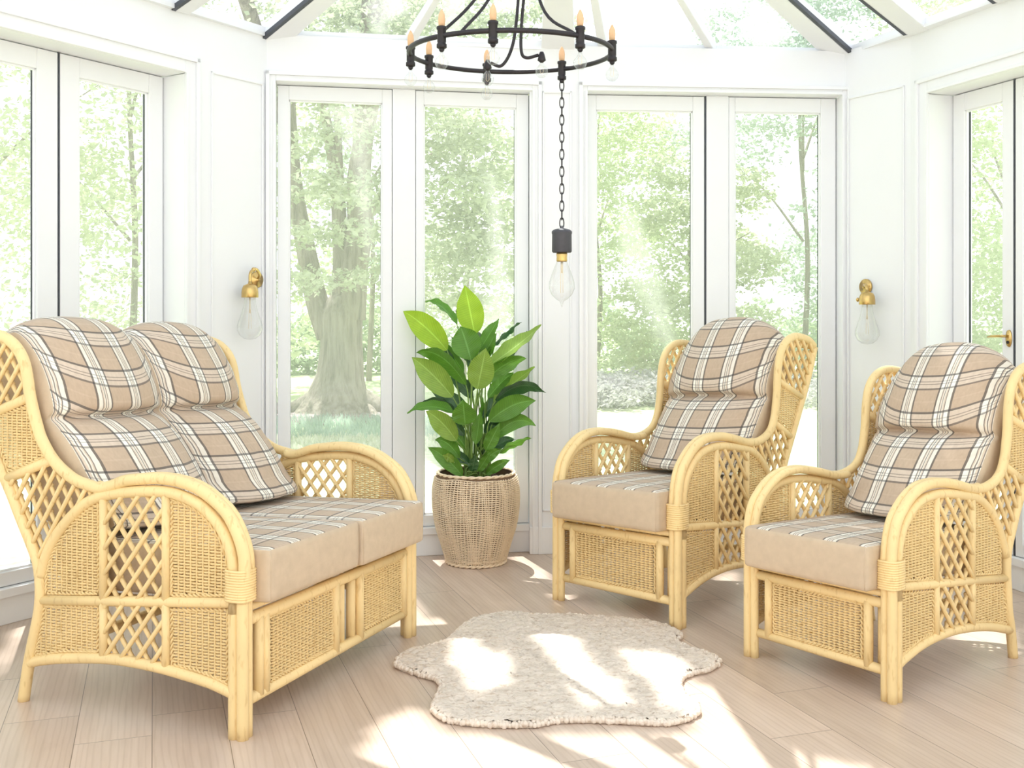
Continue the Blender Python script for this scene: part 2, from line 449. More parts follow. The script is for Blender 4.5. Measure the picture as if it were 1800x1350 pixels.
HL, HB, HR = 2.655, 2.718, 2.616
window('window_1', LEFT, HL, [(-.316, .293, -.203, .182), (.297, .906, .408, .816)], (-.32, .91), .16, seals=(.295,), dtop=.10)
window('window_2', BKL, HB, [(.0, .656, .067, .597), (.788, 1.465, .838, 1.389)], (-.003, 1.468), .075, mull=((.656, .788),))
window('window_3', BKR, HB, [(.0, .719, .061, .646), (.862, 1.528, .904, 1.433)], (-.003, 1.531), .075, seals=(.7225,), mull=((.727, .862),), dtop=.092)
window('window_4', RIGHT, HR, [(.435, 0.001, .349, .079), (-.005, -.56, -.056, -.47)], (-.565, .439), .16, seals=(-.002,), handle=(.030, 1.283), dtop=.10)
for i, a in enumerate((.35, 1.95, 3.55)):
    window('window_%d' % (5+i), SIDEL, HL, [(a, a+.70, a+.1, a+.6), (a+.70, a+1.4, a+.8, a+1.3)], (a-.003, a+1.403), .10)
    window('window_%d' % (8+i), SIDER, HL, [(a+.4, a+1.1, a+.5, a+1.0), (a+1.1, a+1.8, a+1.2, a+1.7)], (a+.397, a+1.803), .10)

def wall(name, F, a0, a1, openings, reveal, thick=.12):
    """solid wall with openings (a0, a1, head) that reach the floor"""
    mb = MB(); x = a0
    for o0, o1, h in sorted(openings):
        if o0 > x: F.box(mb, x, o0, -thick, reveal, 0, EAVE)
        F.box(mb, o0, o1, -thick, reveal, h+.05, EAVE); x = o1
    if a1 > x: F.box(mb, x, a1, -thick, reveal, 0, EAVE)
    return mb.build(name, M['wall'], None, False, kind='structure')
LW0, LW1 = -1.17, 1.045
wall('wall_left', LEFT, LW0, LW1+.09, [(-.37, .96, HL)], .16)
wall('wall_back_left', BKL, -.06, 1.52, [(-.053, 1.518, HB)], .075)
wall('wall_back_right', BKR, -.05, 1.60, [(-.053, 1.581, HB)], .075)
wall('wall_right', RIGHT, -1.28, .62, [(-.615, .489, HR)], .16)
SL = [(a-.053, a+1.453, HL) for a in (.35, 1.95, 3.55)]
wall('wall_side_left', SIDEL, -.10, 5.0, SL, .10)
wall('wall_side_right', SIDER, 0.0, 5.42, [(a+.347, a+1.853, HL) for a in (.35, 1.95, 3.55)], .10)
mb = MB(); mb.box(-3.05, 3.12, -1.35, -1.2, 0, 4.0); mb.build('wall_rear', M['wall'], None, False, kind='structure')
PL, PLl = facet_between((-1.624, 5.560), (-1.372, 5.925))
PR, PRl = facet_between((1.985, 6.318), (2.235, 5.898))
PM, PMl = facet_between((.103, 6.19), (.437, 6.19))
for nm, F, l in (('wall_pier_left', PL, PLl), ('wall_pier_right', PR, PRl), ('wall_pier_center', PM, PMl)):
    mb = MB(); F.box(mb, -.0, l, -.16, .0, 0, EAVE); mb.build(nm, M['wall'], None, False, kind='structure')

# trims: architraves beside the openings, panel beads on the piers, head mouldings
def trim(i, F, boxes):
    mb = MB()
    for b in boxes: F.box(mb, *b)
    return mb.build('trim_%d' % i, M['white'], None, False, kind='structure', bevel=.004)
def architrave(a0, a1, b, head, w=.085):
    out = []
    for s in (0, 1):
        x0 = a0-w if s == 0 else a1
        out += [(x0, x0+w, b, b+.012, 0, head+w), (x0+(.0 if s == 0 else w-.022), x0+(.022 if s == 0 else w), b+.012, b+.026, 0, head+w),
                (x0+(w-.016 if s == 0 else .0), x0+(w if s == 0 else .016), b+.012, b+.018, 0, head)]
    out += [(a0, a1, b, b+.012, head, head+w), (a0-w, a1+w, b+.012, b+.026, head+w-.022, head+w), (a0, a1, b+.012, b+.018, head, head+.016)]
    return out
trim(1, LEFT, architrave(-.32, .91, .16, HL+.002))
trim(2, BKL, architrave(-.003, 1.468, .075, HB+.002, .055))
trim(3, BKR, architrave(-.003, 1.531, .075, HB+.002, .05))
trim(4, RIGHT, architrave(-.565, .439, .16, HR+.002))
def panel(F, l, z1, m0=.03, m1=.03):
    w = .012
    return [(m0, m0+w, 0, .010, .25, z1), (l-m1-w, l-m1, 0, .010, .25, z1), (m0, l-m1, 0, .010, z1-w, z1), (m0, l-m1, 0, .010, .25, .25+w), (0, l, 0, .016, .0, .16)]
trim(5, PL, panel(PL, PLl, 2.70, .04, .04)); trim(6, PR, panel(PR, PRl, 2.70, .04, .04)); trim(7, PM, panel(PM, PMl, 2.72, .075, .085))

# eaves: pale ledge where the roof glass meets the walls
EL, EM, ER = (-1.357, 5.98), (.272, 6.235), (2.02, 6.40)
E0 = (-2.77, 3.75); E1 = (-2.77, -1.2); E2 = (2.90, 4.0); E3 = (2.90, -1.2)
APX = Vector((.2, 4.5, 3.62)); RID = Vector((.2, -1.2, 3.62))
loop = [E1, E0, EL, EM, ER, E2, E3]
mb = MB()
for p, q in zip(loop[:-1], loop[1:]):
    F, l = facet_between(p, q)
    F.box(mb, -.02, l+.02, -.11, .02, EAVE, EAVE+.035)
    F.box(mb, -.02, l+.02, -.05, .035, EAVE-.02, EAVE)
mb.build('trim_8', M['white'], None, False, kind='structure')
roof = tag(empty('ceiling', (.2, 3.0, 3.3)), kind='structure')
RO = Vector(roof.location)
def RB(): return MB(lambda v: (v[0]-RO.x, v[1]-RO.y, v[2]-RO.z))
def beam(p, q, w, d, name='rafter', up=.02, gasket=None, taper=1.):
    """roof bar from the eave to the ridge: w wide, d deep below the glass"""
    p = Vector(p); q = Vector(q); t = (q-p).normalized()
    s = t.cross(Vector((0, 0, 1))).normalized(); u = s.cross(t).normalized()
    b = RB()
    def sec(c): return [c-s*w/2-u*d, c+s*w/2-u*d, c+s*w/2+u*up, c-s*w/2+u*up]
    A, B = sec(p), sec(q)
    if taper < 1: B = [q+(c-q)*taper for c in B]
    b.add(A+B, [(0, 1, 5, 4), (1, 2, 6, 5), (2, 3, 7, 6), (3, 0, 4, 7), (3, 2, 1, 0), (4, 5, 6, 7)])
    o = b.build(name, M['white'], roof, False, bevel=.005)
    if gasket:
        g = RB()
        for sg in gasket:
            c0 = p+s*sg*(w/2+.004)-u*(d-.012); c1 = q+s*sg*(w/2*taper+.004)-u*(d*taper-.012)
            A = [c0-s*.012-u*.012, c0+s*.012-u*.012, c0+s*.012+u*.012, c0-s*.012+u*.012]
            B = [c1-s*.012-u*.012, c1+s*.012-u*.012, c1+s*.012+u*.012, c1-s*.012+u*.012]
            g.add(A+B, [(0, 1, 5, 4), (1, 2, 6, 5), (2, 3, 7, 6), (3, 0, 4, 7)])
        g.build('gasket', M['dark'], o, False)
    return o
e3 = lambda p: Vector((p[0], p[1], EAVE+.03))
beam(e3(EL), APX, .15, .07, 'hip_rafter', gasket=(1,), taper=.3); beam(e3(EM), APX, .20, .06, 'hip_rafter', taper=.25); beam(e3(ER), APX, .16, .07, 'hip_rafter', gasket=(-1,), taper=.3)
beam(APX, RID, .16, .12, 'ridge_beam')
def lerp(p, q, t): return Vector(p)*(1-t)+Vector(q)*t
def glass(pts):
    P = [Vector(p) for p in pts]; n = (P[1]-P[0]).cross(P[2]-P[0]).normalized()*.004
    k = len(P); b = RB()
    b.add([p+n for p in P]+[p-n for p in P], [tuple(range(k)), tuple(range(2*k-1, k-1, -1))]+[(i, (i+1) % k, k+(i+1) % k, k+i) for i in range(k)])
    b.build('pane', M['rpane'], roof, False)
Z = Vector((0, 0, .006))
def tri_facet(p, q, ts):
    p, q = e3(p), e3(q)
    mid = [lerp(p, q, t) for t in [0]+[x[0] for x in ts]+[1]]
    for (t, k, w, g) in ts:
        top = lerp(lerp(p, q, k), APX, .82) if k is not None else APX
        beam(lerp(p, q, t), top, w, .045, gasket=g, taper=.4)
    for i in range(len(mid)-1): glass([mid[i]+Z, mid[i+1]+Z, APX+Z])
tri_facet(EL, EM, [(.47, .47, .05, None)])
tri_facet(EM, ER, [(.155, .16, .055, None), (.535, .52, .05, None)])
def slope(p, q, r0, r1, n, gk, w=.09):
    p, q, r0, r1 = e3(p), e3(q), Vector(r0), Vector(r1)
    for i in range(n+1):
        t = i/n
        if 0 < i < n: beam(lerp(p, q, t), lerp(r0, r1, t), w, .06, gasket=gk)
        if i < n: glass([lerp(p, q, t)+Z, lerp(p, q, t+1/n)+Z, lerp(r0, r1, t+1/n)+Z, lerp(r0, r1, t)+Z])
R2 = APX*.65+RID*.35
slope(EL, E0, APX, R2, 4, (1,)); slope(E0, E1, R2, RID, 5, None)
slope(ER, E2, APX, R2, 4, (1,), .13); slope(E2, E3, R2, RID, 5, None)

# floor
mb = MB(); mb.add([(-3.0, -1.3, 0), (3.1, -1.3, 0), (3.1, 4.4, 0), (2.3, 6.2, 0), (2.1, 6.42, 0), (.2, 6.32, 0), (-1.4, 6.05, 0), (-1.75, 5.62, 0), (-3.0, 3.8, 0)], [tuple(range(9))])
n0 = len(mb.v); mb.add([(x, y, -.04) for x, y, z in mb.v], [tuple(range(8, -1, -1))])
for i in range(9): mb.f.append((i, n0+i, n0+(i+1) % 9, (i+1) % 9)); mb.m.append(0)
mb.build('floor', M['floor'], None, False, kind='structure')

# ------------------------------------------------------------------ cane furniture
def clip(poly, p, d):
    """spans of the line p + t d inside the polygon"""
    ts = []; n = len(poly)
    for i in range(n):
        x0, y0 = poly[i]; x1, y1 = poly[(i+1) % n]
        ex, ey = x1-x0, y1-y0; den = d[0]*ey - d[1]*ex
        if abs(den) < 1e-12: continue
        t = ((x0-p[0])*ey - (y0-p[1])*ex)/den; u = ((x0-p[0])*d[1] - (y0-p[1])*d[0])/den
        if 0 <= u < 1: ts.append(t)
    ts.sort()
    return [(ts[i], ts[i+1]) for i in range(0, len(ts)-1, 2)]
def inside(poly, x, y):
    c = False; n = len(poly)
    for i in range(n):
        x0, y0 = poly[i]; x1, y1 = poly[(i+1) % n]
        if (y0 > y) != (y1 > y) and x < (x1-x0)*(y-y0)/(y1-y0)+x0: c = not c
    return c
def centroid(poly):
    return (sum(p[0] for p in poly)/len(poly), sum(p[1] for p in poly)/len(poly))
def inset(poly, d):
    """shrink towards the centre by about d"""
    cx, cyy = centroid(poly); out = []
    for x, y in poly:
        l = math.hypot(x-cx, y-cyy); f = max(0, l-d*1.25)/l if l > 0 else 1
        out.append((cx+(x-cx)*f, cyy+(y-cyy)*f))
    return out
def resample(poly, step):
    out = []; n = len(poly)
    for i in range(n):
        a, b = poly[i], poly[(i+1) % n]; l = math.hypot(b[0]-a[0], b[1]-a[1]); k = max(1, int(l/step))
        for j in range(k): out.append((a[0]+(b[0]-a[0])*j/k, a[1]+(b[1]-a[1])*j/k))
    return out

def wicker(poly, to3, warp, parent):
    """woven panel with a twisted border; to3(a, b, off) -> xyz"""
    q = inset(poly, .010); mb = MB(warp)
    xs = [p[0] for p in q]; zs = [p[1] for p in q]
    x0, x1, z0, z1 = min(xs), max(xs), min(zs), max(zs)
    ns = max(2, round((x1-x0)/.024)); st = (x1-x0)/ns; row = .0102; k = 0; z = z0+row*.5
    while z < z1:
        for t0, t1 in clip(q, (0, z), (1, 0)):
            if t1-t0 < .01: continue
            n = max(4, int((t1-t0)/st*4)); P = []
            for i in range(n+1):
                x = t0+(t1-t0)*i/n
                P.append(to3(x, z+.0003*math.sin(x*61+k*1.7), .0034*math.cos(2*PI*(x-x0)/st)+.0016*math.cos(PI*((x-x0)/st)+PI*k)))
            mb.tube(P, .0046, 4, cap=False)
        z += row; k += 1
    for i in range(ns+1):
        x = x0+st*i
        for t0, t1 in clip(q, (x, 0), (0, 1)):
            if t1-t0 > .02: mb.tube([to3(x, t0, 0), to3(x, t1, 0)], .0040, 5, cap=False)
    o = mb.build('wicker_panel', M['wick'], parent)
    bd = MB(warp); r = resample(inset(poly, .006), .006); n = len(r); c = centroid(r)
    for ph in (0, PI):
        P = []
        for i, (x, z) in enumerate(r):
            a = i*1.05+ph; l = math.hypot(x-c[0], z-c[1]) or 1
            P.append(to3(x+(x-c[0])/l*.0045*math.cos(a), z+(z-c[1])/l*.0045*math.cos(a), .0045*math.sin(a)))
        bd.tube(P, .0042, 5, closed=True)
    bd.build('braided_border', M['wick'], o)
    return o

def lattice(poly, to3, warp, parent, dx=.068, dz=.088, r=.0086, knots=True):
    mb = MB(warp); l = math.hypot(dx, dz); L = []
    x0 = min(p[0] for p in poly); x1 = max(p[0] for p in poly); z0 = min(p[1] for p in poly); z1 = max(p[1] for p in poly)
    cx = (x0+x1)/2; m = int((x1-x0)/dx+(z1-z0)/dz)+3
    for sg in (1, -1):
        d = (sg*dx/l, dz/l)
        for k in range(-m, m+1):
            for t0, t1 in clip(poly, (cx+(k+.5*(sg > 0)*0)*dx+sg*0, z0), d):
                if t1-t0 < .015: continue
                n = max(2, int((t1-t0)/.05)); P = []
                for i in range(n+1):
                    t = t0+(t1-t0)*i/n
                    P.append(to3(cx+k*dx+d[0]*t, z0+d[1]*t, sg*r*.72))
                mb.tube(P, r, 7)
    if knots:
        for i in range(-2*m, 2*m+1):
            for j in range(0, 2*m):
                x = cx+i*dx/2; z = z0+j*dz/2
                if (i+j) % 2 == 0 and inside(poly, x, z): mb.ball(to3(x, z, r*1.0), r*1.25, 7, 5)
    return mb.build('lattice_panel', M['cane'], parent)

PROFILE = dict(
 sofa=dict(r=.0203,
  arm=[(-.012, .0), (-.012, .25), (-.012, .45), (-.018, .53), (-.021, .576), (-.014, .624), (.007, .678), (.045, .738), (.096, .78), (.166, .818), (.245, .838), (.336, .843), (.427, .834), (.483, .825), (.534, .806), (.586, .794), (.638, .802), (.694, .815), (.743, .839), (.786, .869), (.822, .905), (.859, .959), (.881, 1.013), (.899, 1.067), (.914, 1.122), (.925, 1.182), (.94, 1.232), (.969, 1.276), (1.014, 1.311), (1.075, 1.331), (1.15, 1.335), (1.22, 1.315), (1.275, 1.272)],
  rear=[(1.285, 1.265), (1.24, 1.19), (1.17, 1.06), (1.10, .93), (1.046, .83), (.999, .749), (.953, .662), (.906, .576), (.874, .51), (.862, .442), (.862, .373), (.874, .303), (.897, .218), (.92, .125), (.943, .0)],
  inner=[(.021, 0), (.021, .25), (.021, .5), (.022, .56), (.034, .62), (.06, .675), (.10, .722), (.16, .765), (.235, .79), (.30, .799), (.39, .796), (.5, .783), (.586, .766), (.655, .734), (.708, .693), (.761, .642), (.806, .584), (.838, .526), (.858, .46)],
  mid=[(.03, .448), (.862, .374)], v=(.299, .571), arch=[(.02, .147), (.096, .167), (.166, .179), (.285, .193), (.367, .199), (.45, .202), (.534, .201), (.62, .194), (.708, .183), (.797, .170), (.888, .150), (.91, .142)],
  bars=[((.914, 1.105), (1.148, 1.018)), ((.80, .885), (1.03, .80))], wrap=(.46, .56), dip=14, rails=(.425, .382, .113), seat=(.442, .625)),
 chair=dict(r=.0186,
  arm=[(-.010, .0), (-.010, .2), (-.010, .41), (-.016, .47), (-.013, .528), (-.002, .592), (.019, .649), (.058, .694), (.113, .735), (.181, .762), (.262, .769), (.345, .762), (.43, .745), (.505, .726), (.568, .717), (.633, .719), (.70, .738), (.745, .770), (.772, .82), (.785, .87), (.795, .93), (.799, .984), (.806, 1.044), (.826, 1.11), (.87, 1.161), (.94, 1.188), (1.022, 1.187), (1.10, 1.170), (1.152, 1.142)],
  rear=[(1.158, 1.135), (1.094, .995), (1.022, .868), (.945, .738), (.87, .613), (.832, .535), (.802, .471), (.788, .422), (.786, .349), (.793, .274), (.80, .199), (.82, .122), (.841, 0)],
  inner=[(.021, 0), (.021, .2), (.021, .46), (.024, .53), (.037, .59), (.062, .637), (.105, .68), (.165, .711), (.25, .725), (.345, .722), (.443, .706), (.568, .679), (.659, .619), (.725, .539), (.779, .423)],
  mid=[(.02, .414), (.788, .334)], v=(.272, .524), arch=[(.02, .130), (.058, .145), (.17, .175), (.286, .189), (.406, .19), (.543, .177), (.672, .155), (.81, .119)],
  bars=[((.798, .990), (1.03, .895)), ((.765, .795), (.925, .712))], wrap=(.414, .512), dip=14, rails=(.388, .350, .106), seat=(.402, .572)))

def interp(pts, x, k=0):
    P = sorted(pts, key=lambda p: p[k])
    if x <= P[0][k]: return P[0][1-k]
    for a, b in zip(P[:-1], P[1:]):
        if a[k] <= x <= b[k]:
            t = (x-a[k])/(b[k]-a[k]) if b[k] > a[k] else 0
            return a[1-k]*(1-t)+b[1-k]*t
    return P[-1][1-k]

def cane_seat(name, label, cat, P, loc, yaw, sx, w, sc=1., panels=1, group=None, taper=.035):
    root = tag(empty(name, loc, yaw), label, cat, group)
    warp = lambda v: (sx*v[0], v[1]*sc, v[2]*sc*(1-taper*max(0, min(1, v[0]/w))))
    r = P['r']; cane = M['cane']
    def part(nm, mb, parent=root): return mb.build(nm, cane, parent)
    def tb(nm, pts, rad=r, seg=10, parent=root, mb=None):
        b = mb or MB(warp); b.tube(pts, rad, seg)
        return b if mb else part(nm, b, parent)
    for side, (u, iw) in enumerate(((0., 1.), (w, -1.))):
        S = lambda pts, o=0.: [(u+iw*o, p[0], p[1]) for p in pts]
        arm = cr(P['arm'], 5); inner = cr(P['inner'], 5); rear = cr(P['rear'], 5)
        zleg = P['wrap'][0]
        lo = lambda c: [p for p in c if p[1] <= zleg+.02]
        def upto(c):            # the straight leg of a pole: leading points below the wrap
            out = []
            for p in c:
                if p[1] > zleg+.02: break
                out.append(p)
            return out
        la, li = upto(arm), upto(inner)
        leg = MB(warp); leg.tube(S(la), r, 12); leg.tube(S(li), r, 12); leg.tube([(u+iw*.030, p[0]+.004, p[1]) for p in la], r*.92, 12)
        part('front_leg', leg)
        ka, ki = len(la)-2, len(li)-2
        tb('arm_rail', S(arm[ka:]), r*1.03, 12)
        cut = [p for p in arm[ka:ka+70] if p[0] < .62]
        tb('inner_arm_rail', [(u+iw*.030, p[0]+.004, p[1]-.002*0) for p in cut], r*.92, 12)
        tb('arch_rail', S(inner[ki:]), r, 12)
        tb('rear_post', S(rear), r*1.05, 12)
        wr = MB(warp); z = P['wrap'][0]
        while z < P['wrap'][1]:
            ring = []
            for k in range(20):
                a = 2*PI*k/20; ca, sa = math.cos(a), math.sin(a); ex = .6
                ring.append((u+iw*(.014+math.copysign(abs(ca)**ex, ca)*(r+.020)), .006+math.copysign(abs(sa)**ex, sa)*(r+.0215), z))
            wr.tube(ring, .0052, 6, closed=True); z += .0088
        part('binding', wr)
        zm = lambda s: interp(P['mid'], s); za = lambda s: interp(P['arch'], s); sr = lambda z: interp(P['rear'], z, 1)
        v0, v1 = P['v']
        tb('side_rail', S(P['mid']), r*.9)
        tb('curved_apron', S(cr(P['arch'], 4)), r*.98, 12)
        zi = lambda s: interp([p for p in inner if p[0] > .03], s)
        for v in (v0, v1):
            tb('upright', S([(v, zi(v)), (v, zm(v))]), r*.82); tb('upright', S([(v, zm(v)), (v, za(v))]), r*.82)
        for a, b in P['bars']: tb('crossbar', S([a, b]), r*.92)
        rr = r*.9
        in_pts = [p for p in inner if p[1] > .45]
        c3 = lambda a, b, o: (u+iw*o, a, b)
        # quarter panels beside the lattice
        cen = (.44, .5)
        def off(p, d): l = math.hypot(p[0]-cen[0], p[1]-cen[1]); return (p[0]-(p[0]-cen[0])/l*d, p[1]-(p[1]-cen[1])/l*d)
        front = [off(p, r) for p in in_pts if p[0] < v0-rr]; back = [off(p, r) for p in in_pts if p[0] > v1+rr]
        s_in = .021+r
        polyA = [(s_in, zm(s_in)+rr)] + [p for p in front if p[0] > s_in*.9] + [(v0-rr, zi(v0-rr)-r), (v0-rr, zm(v0)+rr)]
        bl = [p for p in back if p[1] > zm(.8)+rr]
        polyB = [(v1+rr, zm(v1)+rr), (v1+rr, zi(v1+rr)-r)] + bl + [(bl[-1][0], zm(bl[-1][0])+rr)]
        ss = [s_in+(v0-rr-s_in)*i/5 for i in range(6)]
        polyC = [(s_in, zm(s_in)-rr), (v0-rr, zm(v0)-rr)] + [(s, za(s)+r) for s in reversed(ss)]
        zl = za(.8)+.02
        s2 = [v1+rr+(sr(.15)-r-v1-rr)*i/5 for i in range(6)]
        polyD = [(v1+rr, zm(v1)-rr), (sr(.34)-r, zm(.8)-rr), (sr(.26)-r, .26)] + [(s, za(s)+r) for s in reversed(s2)]
        for pl in (polyA, polyB, polyC, polyD): wicker(pl, c3, warp, root)
        lattice([(v0, zm(v0)), (v0, zi(v0))]+[p for p in inner if v0 < p[0] < v1 and p[1] > .5]+[(v1, zi(v1)), (v1, zm(v1))], c3, warp, root)
        vs_ = [v0+(v1-v0)*i/4 for i in range(5)]
        lattice([(v0, zm(v0)), (v1, zm(v1))]+[(s, za(s)) for s in reversed(vs_)], c3, warp, root)
        # wing: lattice, woven panel, lattice
        (a1, b1), (a0, b0) = P['bars']
        wing = [p for p in arm if p[0] > .55]
        wl = [p for p in wing if a0[1] < p[1] < a1[1] and p[0] < a1[0]+.02]
        rl = [p for p in rear if b0[1] < p[1] < b1[1]]
        pl = [a0]+wl+[a1, b1]+rl+[b0]
        wicker(inset(pl, r*.9), c3, warp, root)
        top = [p for p in wing if (p[1] > a1[1] or p[0] > a1[0]+.08) and p[0] > a1[0]-.03]
        lattice([a1]+top+[p for p in rear if p[1] > b1[1]]+[b1], c3, warp, root, .062, .088)
        lowp = [p for p in wing if p[1] < a0[1] and p[0] < a0[0]]
        rlow = [p for p in rear if inner[-1][1] < p[1] < b0[1]]
        si = lowp[0][0]
        arc = [p for p in reversed(inner) if p[0] > si+.02]
        lattice(lowp+[a0, b0]+rlow+arc, c3, warp, root, .058, .094)
    # front apron
    zL, zF, zB = P['rails']; r2 = r*.95
    F3 = lambda a, b, o: (a, -o*1., b)
    tb('seat_lath', [(.0, .0, zL), (w, 0, zL)], r*.72); tb('front_rail', [(.0, .004, zF), (w, .004, zF)], r2*1.1, 12); tb('lower_front_rail', [(.0, .004, zB), (w, .004, zB)], r2*1.05, 12)
    if panels == 1:
        posts = [(w-.10, 0.), (.105, 0.), (.068, .034)]; pan = [(.125, w-.12)]
    else:
        posts = [(.105, 0), (.14, 0), (.598, 0), (.668, .02), (.752, .02), (.786, 0), (1.155, 0)]; pan = [(.158, .582), (.802, 1.140)]
    for x, y in posts: tb('front_post', [(x, y, zB), (x, y, zF)], r*.95)
    for a, b in pan: wicker([(a, zB+r2), (a, zF-r2), (b, zF-r2), (b, zB+r2)], F3, warp, root)
    # seat base and back
    sB = interp(P['rear'], .38, 1); zsb = P['mid'][1][1]
    tb('rear_seat_rail', [(0, sB, zsb), (w, sB, zsb)], r); tb('rear_lower_rail', [(0, sB+.02, .17), (w, sB+.02, .17)], r)
    n = 6 if panels == 1 else 10
    for i in range(n):
        x = w*(i+.7)/(n+.4); tb('seat_slat', [(x, .02, zL-.012), (x, sB, zsb+.012)], r*.6)
    tp = P['arm'][-1]; N = 9
    tb('back_top_rail', [(w*i/N, tp[0]-.01, tp[1]+.035*math.sin(PI*i/N)) for i in range(N+1)], r, 10)
    zz = (tp[1]+zsb)/2; sm = interp(P['rear'], zz, 1)
    tb('back_cross_rail', [(0, sm, zz), (w, sm, zz)], r*.9)
    for i in range(1, n):
        x = w*i/n; rp = [p for p in cr(P['rear'], 2) if p[1] > zsb-.02]
        tb('back_spindle', [(x, p[0], p[1]) for p in rp], r*.55, 7)
    # ankle caps of the rear rails
    return root, warp

def section_loop(front, back, n=4): return cr(front+back, n)

def back_cushion(label, group, root, warp_root, u0, u1, cen, end, back_c, back_e, dome=0.):
    """cushion leaning on the chair back: cen / end are the front outlines (s, z) at its middle and at its sides"""
    A = cr(cen+back_c, 5, True); B = cr(end+back_e, 5, True); n = len(A); nu = 26
    t = tag(empty('back_cushion', root.location, root.rotation_euler[2]), label, 'cushion', group)
    mb = MB(warp_root); vs = []; uvs = []; fs = []
    for i in range(nu+1):
        x = -1+2*i/nu; f = abs(x)**2.6
        sq = 1.0
        al = 0; prev = None
        cx = sum(p[0] for p in B)/n; cz = sum(p[1] for p in B)/n
        for j in range(n):
            s = A[j][0]*(1-f)+B[j][0]*f; z = A[j][1]*(1-f)+B[j][1]*f
            if i in (0, nu): s = cx+(s-cx)*.95; z = cz+(z-cz)*.985
            if prev is not None: al += math.hypot(s-prev[0], z-prev[1])
            prev = (s, z)
            xx = x*(1-.012*math.sin(j*1.3+i)) if abs(x) < .98 else x
            u = (u0+u1)/2+(u1-u0)/2*xx
            # gathers near the crease at the sides
            s += .004*math.sin(9*z+13*x)*(1-f)
            vs.append((u, s, z)); uvs.append((u-u0+.02, al))
    for i in range(nu):
        for j in range(n):
            a, b = i*n+j, i*n+(j+1) % n
            fs.append((a, b, b+n, a+n))
    mb.add(vs, fs, 0, uvs)
    mb.build('cover', M['plaid'], t)
    for i, sg in ((0, -1), (nu, 1)):
        ring = vs[i*n:(i+1)*n]; sd = MB(warp_root)
        c = (ring[0][0]+sg*.012, sum(p[1] for p in ring)/n, sum(p[2] for p in ring)/n)
        r1 = [(p[0]+sg*.008, c[1]+(p[1]-c[1])*.86, c[2]+(p[2]-c[2])*.92) for p in ring]
        V = ring+r1+[c]; Fc = []
        for j in range(n):
            k = (j+1) % n; Fc += [(j, k, n+k, n+j), (n+j, n+k, 2*n)]
        sd.add(V, Fc); sd.build('side_panel', M['beige'], t)
    return t

def seat_cushion(label, group, root, warp_root, u0, u1, s0, s1, z0, z1, drop=0.):
    t = tag(empty('seat_cushion', root.location, root.rotation_euler[2]), label, 'cushion', group)
    n = 14; r = .018; c = ((u0+u1)/2, (s0+s1)/2, (z0+z1)/2); h = ((u1-u0)/2, (s1-s0)/2, (z1-z0)/2)
    top = MB(warp_root); side = MB(warp_root)
    def pt(x, y, z):
        p = [x*h[0], y*h[1], z*h[2]]
        q = [max(-h[k]+r, min(h[k]-r, p[k])) for k in range(3)]
        d = Vector([p[k]-q[k] for k in range(3)])
        if d.length > 0: d = d.normalized()*r
        o = [q[k]+d[k] for k in range(3)]
        if z > 0: o[2] += .010*(1-x**4)*(1-y**4)
        # soft sides swell a little
        if abs(x) < .999 and abs(y) > .999: o[1] += math.copysign(.006, y)*(1-x**4)*(1-z*z)
        o[2] += drop*(y+1)/2*-1
        return (c[0]+o[0], c[1]+o[1], c[2]+o[2])
    g = [-1, -.985, -.95]+[-.9+1.8*i/n for i in range(n+1)]+[.95, .985, 1]; N = len(g)
    gz = [-1, -.9, -.75, -.4, 0, .4, .75, .9, 1]; NZ = len(gz)
    top.add([pt(x, y, 1) for x in g for y in g], [(i*N+j, (i+1)*N+j, (i+1)*N+j+1, i*N+j+1) for i in range(N-1) for j in range(N-1)], 0,
            [(c[0]+x*h[0]-u0+.03, c[1]+y*h[1]) for x in g for y in g])
    for fx in (-1, 1):
        side.add([pt(fx, y, z) for y in g for z in gz], [(i*NZ+j, (i+1)*NZ+j, (i+1)*NZ+j+1, i*NZ+j+1) for i in range(N-1) for j in range(NZ-1)])
        side.add([pt(x, fx, z) for x in g for z in gz], [(i*NZ+j, (i+1)*NZ+j, (i+1)*NZ+j+1, i*NZ+j+1) for i in range(N-1) for j in range(NZ-1)])
    side.add([pt(x, y, -1) for x in g for y in g], [(i*N+j, (i+1)*N+j, (i+1)*N+j+1, i*N+j+1) for i in range(N-1) for j in range(N-1)])
    top.build('plaid_top', M['plaid'], t); side.build('side_band', M['beige'], t)
    for x in (-.975, .975):
        pp = MB(warp_root); pp.tube([pt(x, -1.0, z) for z in (-.93, -.5, 0, .5, .93)], .0025, 6); pp.build('seam', M['beige'], t)
    return t

# the sofa on the left
PS, PC = PROFILE['sofa'], PROFILE['chair']
SW = 1.22
sofa, swarp = cane_seat('cane_sofa', 'two-seat pale cane sofa with lattice and wicker sides and plaid cushions', 'sofa', PS, (-.9013, 3.4812, 0), math.radians(158.3), 1, SW, 1., 2)
